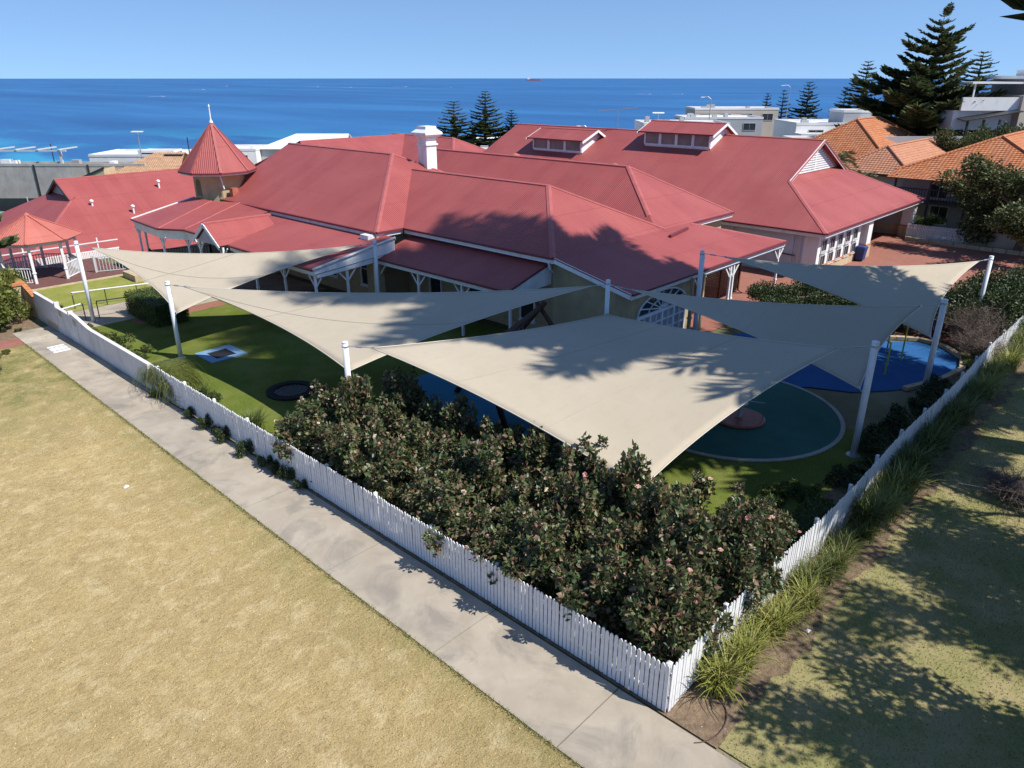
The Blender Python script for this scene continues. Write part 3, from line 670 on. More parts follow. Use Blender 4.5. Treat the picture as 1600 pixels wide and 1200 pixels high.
for fx in (0.3, 0.62):
    p = Vector(A1).lerp(Vector(A2), fx)
    for s_ in (-.25, .25): MB().tube([p + Vector((s_, s_ * .4, 0)), (p.x + s_, p.y + s_ * .4, 0.5)], 0.012, 5).build('chain', 'steel', t)
    MB().box(p.x - .3, p.x + .3, p.y - .1, p.y + .1, 0.46, 0.5).build('seat', 'black_rubber', t)
t = thing('play_carousel', 'low brown round play platform with blue grey rails on the green disc', 'carousel', (14.0, 5.6, 0))
MB().lathe([(0.95, 0), (0.98, 0.06), (0.9, 0.1)], (14.0, 5.6, 0.03), 28).build('platform', 'terracotta', t)
MB().lathe([(0.12, 0), (0.12, 0.5), (0.3, 0.55), (0.3, 0.6)], (14.0, 5.6, 0.13), 14).build('hub', 'grey_trim', t)
for k in range(4):
    a = k * PI / 2 + .4; c, s = math.cos(a), math.sin(a)
    MB().tube([(14 + .85 * c, 5.6 + .85 * s, .12), (14 + .85 * c, 5.6 + .85 * s, .8), (14 + .2 * c, 5.6 + .2 * s, .8), (14 + .2 * c, 5.6 + .2 * s, .6)], 0.025, 6).build('rail', 'steel', t)
t = thing('climbing_bars', 'yellow green and grey climbing bars on the blue soft surface', 'climbing bars', (23.5, 3.5, 0))
for (x, y) in ((22.6, 3.1), (23.6, 3.85)):
    MB().tube([(x, y, 0), (x, y, 1.45)], .035, 8).build('upright', 'yellow_paint' if x < 23 else 'steel', t)
for (x, y) in ((24.9, 3.15), (25.6, 4.0)):
    MB().tube([(x, y, 0), (x, y, 1.75)], .035, 8).build('upright', 'yellow_paint' if x < 25 else 'steel', t)
MB().tube([(22.6, 3.1, 1.45), (23.6, 3.85, 1.45)], .035, 8).build('cross_bar', 'yellow_paint', t)
MB().tube([(24.9, 3.15, 1.75), (25.6, 4.0, 1.75)], .035, 8).build('cross_bar', 'yellow_paint', t)
MB().tube([(23.6, 3.85, 1.1), (24.9, 3.15, 1.1)], .03, 8).build('cross_bar', 'steel', t)
t = thing('climbing_bars', 'weathered grey tube frame against the hedge left of the rightmost sail', 'climbing bars', (29, 9, 0))
for a, b in (((27.6, 9.4, 0), (27.6, 9.4, 1.2)), ((28.6, 8.6, 0), (28.6, 8.6, 1.3)), ((30.0, 7.6, 0), (30.0, 7.6, 1.2)), ((27.6, 9.4, 1.2), (28.6, 8.6, 1.3)), ((28.6, 8.6, 1.3), (30.0, 7.6, 1.2)), ((27.6, 9.4, .6), (28.6, 8.6, 1.3))):
    MB().tube([a, b], .05, 7).build('tube', 'rail_brown', t)

# ------------------------------------------------------------------ buildings
def roof_part(parent, polys, caps=(), gutters=(), mat='roof_red', capmat='ridge_red', name='roof', t=0.06, fascia=True, capw=0.30):
    m = MB()
    for p in polys: m.slab(p, t)
    r = m.build(name, mat, parent)
    for a, b in caps:
        a = Vector(a); b = Vector(b); up = Vector((0, 0, 0.035))
        d = (b - a).normalized(); side = d.cross(Vector((0, 0, 1))).normalized() * capw / 2; drop = Vector((0, 0, -0.05))
        MB().add([a + up + side + drop, a + up, a + up - side + drop, b + up + side + drop, b + up, b + up - side + drop,
                  a + side + drop * 2, a - side + drop * 2, b + side + drop * 2, b - side + drop * 2],
                 [(0, 3, 4, 1), (1, 4, 5, 2), (0, 6, 8, 3), (2, 5, 9, 7), (0, 1, 2, 7, 6), (3, 8, 9, 5, 4)]).build('ridge_cap', capmat, r)
    for a, b, out in gutters:
        a = Vector(a); b = Vector(b); o = Vector((out[0], out[1], 0))
        MB().bar(a + o * 0.06 + Vector((0, 0, -0.05)), b + o * 0.06 + Vector((0, 0, -0.05)), 0.11, 0.10).build('gutter', 'gutter_red', r)
        if fascia: MB().bar(a - o * 0.03 + Vector((0, 0, -0.20)), b - o * 0.03 + Vector((0, 0, -0.20)), 0.04, 0.22).build('fascia', 'white_paint', r)
    return r
def window(parent, c, ax, w_, h_, out, rows=2, cols=2, frame='white_paint', glass='glass_dark', fr=0.07, sill=True, name='window'):
    """c = centre on the wall face, ax = horizontal unit vector along the wall, out = outward normal"""
    c = Vector(c); ax = Vector(ax); out = Vector(out); z = Vector((0, 0, 1))
    g = MB().slab([c - ax * w_ / 2 - z * h_ / 2 + out * .012, c + ax * w_ / 2 - z * h_ / 2 + out * .012, c + ax * w_ / 2 + z * h_ / 2 + out * .012, c - ax * w_ / 2 + z * h_ / 2 + out * .012], 0.02, out).build(name, glass, parent)
    f = MB()
    for s in (-1, 1):
        f.bar(c + ax * s * w_ / 2 - z * (h_ / 2 + fr / 2) + out * .03, c + ax * s * w_ / 2 + z * (h_ / 2 + fr / 2) + out * .03, fr, 0.08, up=out)
        f.bar(c - ax * (w_ / 2 - fr / 2) + z * s * h_ / 2 + out * .031, c + ax * (w_ / 2 - fr / 2) + z * s * h_ / 2 + out * .031, 0.08, fr)
    for i in range(1, cols):
        p = c + ax * (i / cols - .5) * w_; f.bar(p - z * h_ / 2 + out * .025, p + z * h_ / 2 + out * .025, fr * .5, 0.045, up=out)
    for j in range(1, rows):
        p = c + z * (j / rows - .5) * h_; f.bar(p - ax * w_ / 2 + out * .024, p + ax * w_ / 2 + out * .024, 0.04, fr * .5)
    f.build('frame', frame, g)
    if sill:
        MB().bar(c - ax * (w_ / 2 + .08) - z * (h_ / 2 + .08) + out * .06, c + ax * (w_ / 2 + .08) - z * (h_ / 2 + .08) + out * .06, 0.14, 0.06).build('sill', frame, g)
    return g
def vpost(parent, x, y, z0, z1, br=((0, 1), (0, -1)), mat='white_paint', w_=0.11):
    m = MB().box(x - w_ / 2, x + w_ / 2, y - w_ / 2, y + w_ / 2, z0, z1 - .005)
    m.box(x - w_ * .75, x + w_ * .75, y - w_ * .75, y + w_ * .75, z0 + 1.0, z0 + 1.06)
    p = m.build('post', mat, parent)
    for dx, dy in br:
        MB().bar((x + dx * .03, y + dy * .03, z1 - .62), (x + dx * .55, y + dy * .55, z1 - .04), 0.05, 0.07).build('bracket', mat, p)
    return p

MBD = thing('main_building', 'large cream walled building with red corrugated hip roofs and verandahs', 'building', (20, 28, 0))
E_ = 4.2
# roof over the left block
A = dict(c0=(14.02, 27.6, E_), c1=(27.1, 27.6, E_), r0=(20.57, 34.16, 7.49), r1=(20.57, 46.5, 7.49), l0=(14.02, 46.5, E_), l1=(27.1, 46.5, E_))
roof_part(MBD, [[A['c0'], A['r0'], A['r1'], A['l0']], [A['c0'], A['c1'], A['r0']], [A['c1'], A['l1'], A['r1'], A['r0']]],
          [(A['r0'], A['r1']), (A['c0'], A['r0']), (A['c1'], A['r0'])], [(A['c0'], A['l0'], (-1, 0)), ((14.02, 27.6, E_), (15.85, 27.6, E_), (0, -1))])
B = dict(c0=(15.9, 16.55, E_), c1=(25.7, 16.55, E_), r0=(20.8, 21.07, 6.66), r1=(20.8, 33, 6.66))
roof_part(MBD, [[B['c0'], B['r0'], B['r1'], (15.9, 33, E_)], [B['c0'], B['c1'], B['r0']], [B['c1'], (25.7, 33, E_), B['r1'], B['r0']]],
          [(B['r0'], (20.8, 32.4, 6.66)), (B['c0'], B['r0']), (B['c1'], B['r0'])], [(B['c0'], (15.9, 27.55, E_), (-1, 0))])
D = dict(c0=(24.75, 16.553, E_), c1=(33.5, 16.553, E_), r0=(29.2, 21.75, 6.95), r1=(29.2, 40, 6.95))
roof_part(MBD, [[D['c0'], D['r0'], D['r1'], (24.75, 40, E_)], [D['c0'], D['c1'], D['r0']], [D['c1'], (33.5, 40, E_), D['r1'], D['r0']]],
          [(D['r0'], D['r1']), ((25.7, 17.7, 4.8), D['r0']), (D['c1'], D['r0'])], [((28.3, 16.55, E_), D['c1'], (0, -1)), (D['c1'], (33.5, 40, E_), (1, 0))])
# lean-to roof over the hall and porch
roof_part(MBD, [[(15.9, 16.55, E_ - .004), (15.9, 12.1, 3.27), (31.6, 12.1, 3.27), (28.25, 16.55, E_ - .004)], [(31.6, 12.1, 3.27), (31.6, 16.9, 3.27), (28.25, 16.55, E_ - .004)]],
          [((31.6, 12.1, 3.27), (28.25, 16.5, E_ - .01))], [((16.0, 12.1, 3.27), (31.6, 12.1, 3.27), (0, -1))])
MB().bar((24.6, 15.6, 4.08), (27.0, 15.95, 4.14), 0.16, 0.12).build('roof_flashing', 'gutter_red', MBD)
m = MB(); m.bar((15.93, 16.5, 4.06), (15.93, 12.1, 3.14), 0.05, 0.26); m.build('barge_board', 'white_paint', MBD)
# walls
m = MB().box(14.55, 26.6, 28.1, 46.2, -.1, 4.12); m.build('wall', 'limestone', MBD)
MB().slab([(14.5, 46.3, 4.12), (26.6, 46.3, 4.12), (20.57, 46.3, 7.2)], 0.1, (0, 1, 0)).build('gable_wall', 'cream_wall', MBD)
MB().box(16.45, 25.3, 16.95, 28.08, -.1, 4.12).build('wall', 'limestone', MBD)
def yz_prism(x0, x1, poly):
    return MB().add([(x0, y, z) for y, z in poly] + [(x1, y, z) for y, z in poly],
                    [tuple(range(len(poly)))[::-1], tuple(range(len(poly), 2 * len(poly)))] + [(i, (i + 1) % len(poly), (i + 1) % len(poly) + len(poly), i + len(poly)) for i in range(len(poly))])
yz_prism(16.4, 22.0, [(12.5, -.1), (16.94, -.1), (16.94, 4.10), (12.5, 3.16)]).build('wall', 'cream_wall', MBD)
MB().box(25.32, 33.0, 17.0, 40, -.1, 4.12).build('wall', 'cream_wall', MBD)
# arched window group in the hall wall
aw = MB().slab([(17.1, 12.485, .35), (21.3, 12.485, .35), (21.3, 12.485, 1.75), (17.1, 12.485, 1.75)], 0.02, (0, -1, 0)).build('arched_window', 'window_curtain', MBD)
arc = [(19.2 + 2.1 * math.cos(a), 12.484, 1.84 + 0.95 * math.sin(a)) for a in np.linspace(0, PI, 20)]
MB().slab(arc, 0.02, (0, -1, 0)).build('fanlight', 'glass_dark', aw)
f = MB()
for i in range(9):
    x = 17.1 + 4.2 * i / 8; wd = 0.12 if i % 2 == 0 else 0.04; f.box(x - wd / 2, x + wd / 2, 12.40, 12.48, .35, 1.74)
for z in (0.35, 0.82, 1.28, 1.74): f.box(17.04, 21.36, 12.41 + .001 * z, 12.475, z - .03, z + .03)
f.box(17.0, 21.4, 12.385, 12.478, 1.72, 1.86)
for i in range(1, 8):
    a = PI * i / 8; f.bar((19.2, 12.45, 1.86), (19.2 + 2.08 * math.cos(a), 12.45, 1.84 + .94 * math.sin(a)), 0.045, 0.05)
for k in range(19): f.bar((arc[k][0], 12.44, arc[k][2]), (arc[k + 1][0], 12.44, arc[k + 1][2]), 0.08, 0.08)
for k in range(19): f.bar((19.2 + (arc[k][0] - 19.2) * .55, 12.446, 1.84 + (arc[k][2] - 1.84) * .55), (19.2 + (arc[k + 1][0] - 19.2) * .55, 12.446, 1.84 + (arc[k + 1][2] - 1.84) * .55), 0.04, 0.04)
f.build('frame', 'white_paint', aw)
MB().box(17.05, 21.35, 12.42, 12.49, -.08, .30).build('dado_panel', 'grey_trim', MBD)
# porch: posts, beam, slatted timber screen
MB().box(22.2, 31.4, 12.2, 12.32, 2.86, 3.06).build('porch_beam', 'white_paint', MBD)
for x in (22.25, 25.4, 25.72, 31.2): vpost(MBD, x, 12.26, 0, 2.86, ((-1, 0), (1, 0)) if x != 25.4 else ((-1, 0),))
for x in (20.95, 22.0): vpost(MBD, x + .12, 12.0, 0, 3.05, (), 'cream_wall', .14)
scr = MB().box(22.4, 22.5, 14.35, 14.55, 0, 2.3).build('timber_screen', 'timber_screen', MBD)
for i in range(17): MB().box(22.5, 31.2, 14.43, 14.47, 0.12 + i * .12, 0.215 + i * .12).build('slat', 'timber_screen', scr)
for x in (23.9, 26.2, 28.6, 31.0): MB().box(x - .06, x + .06, 14.36, 14.425, 0, 2.35).build('screen_post', 'timber_screen', scr)

# verandah roofs along the front
roof_part(MBD, [[(13.4, 17.0, 3.0), (13.4, 27.2, 3.0), (16.44, 27.2, 3.85), (16.44, 17.0, 3.85)]], [], [((13.4, 17.0, 3.0), (13.4, 27.2, 3.0), (-1, 0))], name='verandah_roof')
MB().slab([(13.45, 17.03, 2.92), (16.4, 17.03, 3.74), (16.4, 17.03, 2.74), (13.45, 17.03, 2.70)], 0.05, (0, -1, 0)).build('verandah_end', 'white_paint', MBD)
MB().bar((13.35, 16.99, 3.02), (16.4, 16.99, 3.87), 0.07, 0.08).build('barge_board', 'gutter_red', MBD)
MB().box(13.55, 13.67, 17.05, 27.1, 2.62, 2.82).build('verandah_beam', 'white_paint', MBD)
for y in (17.15, 20.4, 23.7, 27.0): vpost(MBD, 13.61, y, 0, 2.63)
roof_part(MBD, [[(9.25, 26.6, 3.14), (9.25, 39, 3.14), (14.53, 39, 3.98), (14.53, 26.6, 3.98)]], [], [((9.25, 26.6, 3.14), (9.25, 35.2, 3.14), (-1, 0))], name='verandah_roof')
MB().slab([(9.3, 26.66, 3.06), (14.5, 26.66, 3.88), (14.5, 26.66, 3.2), (9.3, 26.66, 2.84)], 0.05, (0, -1, 0)).build('verandah_end', 'white_paint', MBD)
MB().slab([(9.5, 26.70, 2.8), (14.5, 26.70, 3.16), (14.5, 26.70, 2.9), (9.5, 26.70, 2.62)], 0.05, (0, -1, 0)).build('verandah_end', 'white_paint', MBD)
MB().bar((9.2, 26.58, 3.15), (14.5, 26.58, 3.99), 0.07, 0.09).build('barge_board', 'white_paint', MBD)
MB().box(9.4, 9.52, 26.75, 35.2, 2.72, 2.92).build('verandah_beam', 'white_paint', MBD)
for y in (26.85, 29.8, 32.9): vpost(MBD, 9.46, y, 0, 2.73)
for x in (11.4, 13.2): vpost(MBD, x, 26.85, 0, 2.75, ((1, 0), (-1, 0)) if x < 12 else ())
MB().box(13.55, 13.85, 26.9, 28.09, -.1, 3.6).build('corner_pier', 'limestone', MBD)
for y in (29.5, 33.0, 37.0, 41.5): window(MBD, (14.55, y, 1.75), (0, 1, 0), 1.0, 1.9, (-1, 0, 0), 2, 1)
for y in (18.6, 22.4, 25.6): window(MBD, (16.45, y, 1.6), (0, 1, 0), 0.95, 2.0, (-1, 0, 0), 2, 1)
# little gable over the verandah steps
gp = roof_part(MBD, [[(8.7, 38.6, 3.12), (8.7, 37.0, 4.25), (12.8, 37.0, 4.25), (12.8, 38.6, 3.12)], [(8.7, 35.4, 3.12), (8.7, 37.0, 4.25), (12.8, 37.0, 4.25), (12.8, 35.4, 3.12)]], [((8.7, 37, 4.25), (13.0, 37, 4.25))], [], name='gable_porch_roof')
for s in (-1, 1): MB().bar((8.68, 37 + s * 1.66, 2.98), (8.68, 37, 4.14), 0.05, 0.20).build('barge_board', 'white_paint', MBD)
MB().slab([(8.82, 35.75, 3.06), (8.82, 38.25, 3.06), (8.82, 37, 3.95)], 0.05, (-1, 0, 0)).build('gable_panel', 'house_grey', MBD)
for y in (35.55, 38.45): vpost(MBD, 9.0, y, 0, 3.02)
# bay of the verandah under the turret
bay = [(8.55, 47.15, 3.3), (8.3, 42.5, 3.3), (9.25, 40.9, 3.3), (9.25, 38.8, 3.3)]
top = [(13.0, 47.15, 4.25), (13.0, 44.6, 4.25), (14.0, 42.6, 4.22), (14.5, 38.8, 4.18)]
br = roof_part(MBD, [[bay[i], bay[i + 1], top[i + 1], top[i]] for i in range(3)], [(bay[1], top[1]), (bay[2], top[2])], [(bay[0], bay[1], (-1, 0)), (bay[1], bay[2], (-.8, -.6)), (bay[2], bay[3], (-1, 0))], name='bay_roof', capw=0.14)
MB().bar((8.5, 47.17, 3.30), (13.0, 47.17, 4.25), 0.08, 0.10).build('barge_board', 'white_paint', MBD)
for a, b in ((bay[0], bay[1]), (bay[1], bay[2]), (bay[2], bay[3])):
    MB().bar((a[0] + .12, a[1], 2.82), (b[0] + .12, b[1], 2.82), 0.05, 0.34).build('verandah_beam', 'white_paint', MBD)
for (x, y) in ((8.75, 46.95), (9.15, 46.95), (8.5, 42.6), (9.4, 41.0)): vpost(MBD, x, y, 0, 2.8)
def railing(parent, a, b, h, n, mat, name='railing', z=0.0):
    a = Vector((*a, z)); b = Vector((*b, z)); r = MB().bar(a + Vector((0, 0, h)), b + Vector((0, 0, h)), .07, .06).bar(a + Vector((0, 0, .12)), b + Vector((0, 0, .12)), .05, .05).build(name, mat, parent)
    for i in range(n):
        p = a.lerp(b, (i + .5) / n); MB().bar(p + Vector((0, 0, .14)), p + Vector((0, 0, h - .03)), .035, .035).build('baluster', mat, r)
    for p in (a, b): MB().bar(p, p + Vector((0, 0, h + .12)), .11, .11).build('newel', mat, r)
    return r
railing(MBD, (9.2, 46.9), (12.8, 45.4), 1.1, 22, 'rail_brown'); railing(MBD, (12.8, 45.4), (13.3, 42.2), 1.1, 18, 'rail_brown')
MB().prism([(8.6, 47.0), (8.4, 42.5), (9.3, 40.9), (9.3, 38.9), (14.6, 38.9), (14.6, 47.0)], -.1, 0.08).build('bay_floor', 'house_grey', MBD)

# turret
def ngon(c, r, n=8, a0=PI / 8): return [(c[0] + r * math.cos(a0 + 2 * PI * k / n), c[1] + r * math.sin(a0 + 2 * PI * k / n)) for k in range(n)]
tc = (14.75, 46.6)
tur = MB().prism(ngon(tc, 1.72), 3.2, 5.95).build('turret', 'cream_wall', MBD)
ev = ngon(tc, 2.62); apex = (*tc, 9.2)
m = MB()
for k in range(8): m.slab([(*ev[k], 6.03), (*ev[(k + 1) % 8], 6.03), apex], 0.05)
m.build('turret_roof', 'roof_red', tur)
for k in range(8): MB().bar((*ev[k], 6.05), (tc[0], tc[1], 9.22), 0.16, 0.05).build('hip_cap', 'ridge_red', tur)
m = MB(); gt = ngon(tc, 2.60)
for k in range(8): m.bar((*gt[k], 5.97), (*gt[(k + 1) % 8], 5.97), .08, .12)
m.build('eave_gutter', 'gutter_red', tur)
MB().prism(ngon(tc, 2.52), 5.82, 5.93).build('soffit', 'white_paint', tur)
MB().lathe([(.14, 0), (.10, .12), (.05, .2), (.035, 1.0), (.07, 1.05), (.02, 1.2)], (tc[0], tc[1], 9.15), 10).build('finial', 'white_paint', tur)
for k in (3,):
    a = 2 * PI * k / 8 + PI / 4; d = Vector((math.cos(a), math.sin(a), 0)); ax = Vector((-d.y, d.x, 0)); c = Vector((*tc, 4.95)) + d * 1.60
    pts = [c + ax * -.38 + Vector((0, 0, -.55)), c + ax * .38 + Vector((0, 0, -.55))] + [c + ax * .38 * math.cos(q) + Vector((0, 0, .2 + .38 * math.sin(q))) for q in np.linspace(0, PI, 9)]
    MB().slab(pts, .03, d).build('turret_window', 'glass_dark', tur)
    MB().bar(c + ax * -.45 + Vector((0, 0, -.6)) + d * .03, c + ax * .45 + Vector((0, 0, -.6)) + d * .03, .1, .07).build('turret_sill', 'sandstone', tur)
MB().tube([(14.0, 44.9, 5.8), (14.1, 44.75, 4.9)], .05, 8).build('downpipe', 'white_paint', tur)
MB().box(14.45, 14.9, 44.3, 44.75, 4.35, 4.95).build('vent_box', 'terracotta', MBD)
# chimney
cx, cy = 22.3, 32.7
ch = MB().box(cx - .42, cx + .42, cy - .42, cy + .42, 4.5, 8.35).build('chimney', 'white_paint', MBD)
MB().box(cx - .50, cx + .50, cy - .50, cy + .50, 8.0, 8.1).build('band', 'white_paint', ch)
m = MB()
prof = [(.42, 8.35), (.50, 8.42), (.50, 8.52), (.72, 8.66), (.72, 8.78), (.46, 8.98), (.42, 9.16)]
vs = []; fs = []
for r, z in prof: vs += [(cx - r, cy - r, z), (cx + r, cy - r, z), (cx + r, cy + r, z), (cx - r, cy + r, z)]
for i in range(len(prof) - 1):
    for k in range(4): a = i * 4 + k; b = i * 4 + (k + 1) % 4; fs.append((a, b, b + 4, a + 4))
fs.append((0, 3, 2, 1)); j = (len(prof) - 1) * 4; fs.append((j, j + 1, j + 2, j + 3))
m.add(vs, fs).build('crown', 'white_paint', ch)
# roofs further back
roof_part(MBD, [[(26, 50.5, 3.4), (42, 50.5, 3.4), (41, 58, 6.6), (28.5, 58, 6.6)], [(28.5, 58, 6.6), (41, 58, 6.6), (42, 65.5, 3.4), (26, 65.5, 3.4)]], [((28.5, 58, 6.6), (41, 58, 6.6))], [])
roof_part(MBD, [[(34, 43.4, 3.4), (41, 50.5, 6.6), (41, 60, 6.6), (34, 60, 3.4)], [(34, 43.4, 3.4), (47, 43.4, 3.4), (41, 50.5, 6.6)], [(47, 43.4, 3.4), (47, 60, 3.4), (41, 60, 6.6), (41, 50.5, 6.6)]], [((41, 50.5, 6.6), (41, 60, 6.6)), ((34, 43.4, 3.4), (41, 50.5, 6.6)), ((47, 43.4, 3.4), (41, 50.5, 6.6))], [])
MB().box(27, 46.5, 51, 65, -6, 3.35).build('wall', 'cream_wall', MBD); MB().box(34.5, 46.5, 44, 50.98, -2, 3.35).build('wall', 'cream_wall', MBD)
for (x, y, z, r) in ((31.0, 33.0, 6.0, .5), (31.6, 30.0, 5.7, .5), (31.2, 24.2, 5.9, .4)):
    MB().lathe([(r * .5, -.4), (r * .5, 0.1), (r, .2), (r * 1.05, .5), (r * .7, .8), (r * .2, .9)], (x, y, z), 14).build('roof_ventilator', 'terracotta', MBD, True)
# overflow boxes and downpipes under the eaves
MB().box(13.5, 13.95, 27.7, 28.4, 3.72, 4.06).build('rainwater_head', 'white_paint', MBD)
for (x, y) in ((14.4, 30.8), (14.4, 35.5), (14.4, 41.0)): MB().bar((x, y, 4.0), (x, y, 3.7), .08, .08).build('eave_bracket', 'white_paint', MBD)
MB().tube([(15.75, 16.7, 4.0), (15.95, 16.75, 3.6), (16.3, 16.85, 3.4)], .05, 8).build('downpipe', 'white_paint', MBD)

# hall at the right
HB = thing('hall_building', 'red roofed hall at right with slatted gable, roof lanterns and carriage porch', 'building', (46, 28, 0))
x0, x1, y0, zE, p_ = 36.5, 56.5, 11.65, 3.05, 0.478; xr = 46.5; zr = zE + 10 * p_; k = 4.85; zg = zE + k * p_; yB = 47
roof_part(HB, [[(x0, y0, zE), (x0 + k, y0 + k, zg), (xr, y0 + k, zr), (xr, yB, zr), (x0, yB, zE)], [(x1, y0, zE), (x1 - k, y0 + k, zg), (xr, y0 + k, zr), (xr, yB, zr), (x1, yB, zE)],
               [(x0, y0, zE), (x1, y0, zE), (x1 - k - .6, y0 + k + .6, zg + .287), (x0 + k + .6, y0 + k + .6, zg + .287)]],
          [((xr, y0 + k, zr), (xr, yB, zr)), ((x0, y0, zE), (x0 + k, y0 + k, zg)), ((x1, y0, zE), (x1 - k, y0 + k, zg)), ((x0 + k, y0 + k + .04, zg + .02), (xr, y0 + k + .04, zr)), ((x1 - k, y0 + k + .04, zg + .02), (xr, y0 + k + .04, zr))],
          [((x0, y0, zE), (x0, yB, zE), (-1, 0)), ((x0, y0, zE), (x1, y0, zE), (0, -1))])
yg = y0 + k + .45
MB().slab([(x0 + k + .5, yg, zg + .2), (x1 - k - .5, yg, zg + .2), (xr, yg, zr - .15)], .05, (0, -1, 0)).build('gable_wall', 'house_grey', HB)
gl = MB().box(xr - .07, xr + .07, yg - .06, yg - .03, zg + .25, zr - .3).build('gable_louvre', 'white_paint', HB)
for i in range(12):
    z = zg + .30 + i * .165; hw = (zr - .3 - z) / p_ * 1.0 - .25
    if hw > .15: MB().bar((xr - hw, yg - .07, z), (xr + hw, yg - .07, z), 0.03, .11).build('slat', 'white_paint', gl)
for s in (-1, 1): MB().bar((xr + s * (10 - k), y0 + k - .03, zg - .08), (xr, y0 + k - .03, zr - .08), 0.05, .22).build('barge_board', 'white_paint', HB)
MB().box(37.1, 44.6, 12.25, 46.5, -.1, 3.0).build('wall', 'house_white', HB)
MB().box(37.02, 37.1, 13.2, 46, -.1, 3.0).build('side_panel', 'pale_blue_wall', HB)
MB().box(37.08, 44.62, 12.19, 12.249, -.1, 0.55).build('stone_dado', 'sandstone', HB)
MB().box(37.08, 44.62, 12.17, 12.248, 0.55, 0.70).build('brick_band', 'orange_brick', HB)
for i in range(5):
    xw = 38.0 + i * 1.38
    window(HB, (xw, 12.25, 1.98), (1, 0, 0), 0.78, 0.74, (0, -1, 0), 1, 2, 'grey_trim', 'glass_dark', .04); window(HB, (xw, 12.25, 1.02), (1, 0, 0), 0.78, 0.66, (0, -1, 0), 1, 2, 'grey_trim', 'glass_dark', .04)
for y in (13.4, 18.2, 20.6): MB().box(36.92, 37.02, y - .1, y + .1, 0, 2.95).build('pilaster', 'grey_trim', HB)
MB().box(36.95, 37.018, 13.8, 17.8, 0.05, 2.75).build('roller_door', 'pale_blue_wall', HB)
MB().bar((36.9, 13.6, 1.3), (36.9, 18.0, 1.5), .05, .06).build('pipe', 'dark_metal', HB)
MB().box(44.62, 56.2, 18.0, 46.5, -.1, 3.0).build('wall', 'grey_concrete', HB)
MB().box(44.7, 56.0, 17.93, 17.99, -.05, 1.2).build('stone_dado', 'sandstone', HB)
for x in (45.7, 55.8):
    c = MB().box(x - .42, x + .42, 11.95, 12.75, 0.98, 3.0).build('column', 'house_white', HB); MB().box(x - .46, x + .46, 11.9, 12.8, -.05, 0.86).build('column_base', 'sandstone', c); MB().box(x - .48, x + .48, 11.88, 12.82, .86, .98).build('column_band', 'orange_brick', c)
MB().box(55.9, 56.2, 12.8, 17.9, -.05, 3.0).build('side_wall', 'house_grey', HB); MB().box(55.85, 55.9, 12.8, 17.9, -.05, .9).build('stone_dado', 'sandstone', HB)
MB().box(44.7, 56.4, 11.75, 17.9, 2.86, 2.92).build('porch_soffit', 'house_grey', HB)
def lantern(ya, yb, xf, zb, ze, xm, zm, n):
    """raised window lantern: glazed front facing -X, white cheeks, small gable roof"""
    r = roof_part(HB, [[(xf - .3, ya - .45, ze - .06), (xm, ya - .45, zm), (xm, yb + .45, zm), (xf - .3, yb + .45, ze - .06)], [(xm, ya - .45, zm), (xm, yb + .45, zm), (xm + 1.9, yb + .45, zm - .95), (xm + 1.9, ya - .45, zm - .95)]],
                  [((xm, ya - .45, zm), (xm, yb + .45, zm))], [((xf - .3, ya - .45, ze - .06), (xf - .3, yb + .45, ze - .06), (-1, 0))], name='lantern_roof', fascia=False)
    for y, o in ((ya, -1), (yb, 1)):
        MB().slab([(xf, y, zb - .1), (xf, y, ze), (xm, y, zm - .1), (xm + 1.6, y, zm - .9), (xm + 1.6, y, zm - 1.5)], .06, (0, o, 0)).build('lantern_cheek', 'white_paint', HB)
        MB().bar((xf - .5, y + o * .46, ze - .22), (xm, y + o * .46, zm - .08), .04, .18).build('barge_board', 'white_paint', HB); MB().bar((xm, y + o * .46, zm - .08), (xm + 1.9, y + o * .46, zm - 1.03), .04, .18).build('barge_board', 'white_paint', HB)
    L = (yb - ya) / n
    for i in range(n):
        window(HB, (xf, ya + L * (i + .5), (zb + ze) / 2 + .05), (0, 1, 0), L - .12, ze - zb - .18, (-1, 0, 0), 1, 1, 'white_paint', 'glass_grey', .12, False, 'lantern_window')
    MB().box(xf, xf + .05, ya, yb, zb - .1, ze).build('lantern_wall', 'white_paint', HB)
    return r
lantern(24.5, 30.6, 44.3, 6.80, 8.0, 45.9, 8.72, 4)
lantern(35.8, 41.4, 42.5, 5.92, 7.08, 44.2, 7.8, 3)
an = thing('antenna', 'tall television antenna with many prongs on the hall roof ridge', 'antenna', (46.5, 35, 7.8))
MB().tube([(46.5, 35, 7.6), (46.5, 35, 9.5)], .03, 6).build('mast', 'steel', an)
MB().tube([(45.6, 36.4, 9.3), (47.4, 33.6, 9.6)], .03, 6).build('boom', 'steel', an)
for i in range(9):
    q = i / 8; MB().tube([(45.6 + 1.8 * q - .35, 36.4 - 2.8 * q - .25, 9.3 + .3 * q), (45.6 + 1.8 * q + .35, 36.4 - 2.8 * q + .25, 9.3 + .3 * q)], .018, 4).build('prong', 'steel', an)
bn = thing('wheelie_bin', 'blue wheeled bin beside the carriage porch column', 'bin', (44.2, 12.0, 0))
MB().add([(43.95, 11.6, .1), (44.45, 11.6, .1), (44.45, 12.1, .1), (43.95, 12.1, .1), (43.88, 11.52, .95), (44.52, 11.52, .95), (44.52, 12.15, .95), (43.88, 12.15, .95)], [(0, 3, 2, 1), (4, 5, 6, 7), (0, 1, 5, 4), (1, 2, 6, 5), (2, 3, 7, 6), (3, 0, 4, 7)]).build('tub', 'bin_blue', bn)
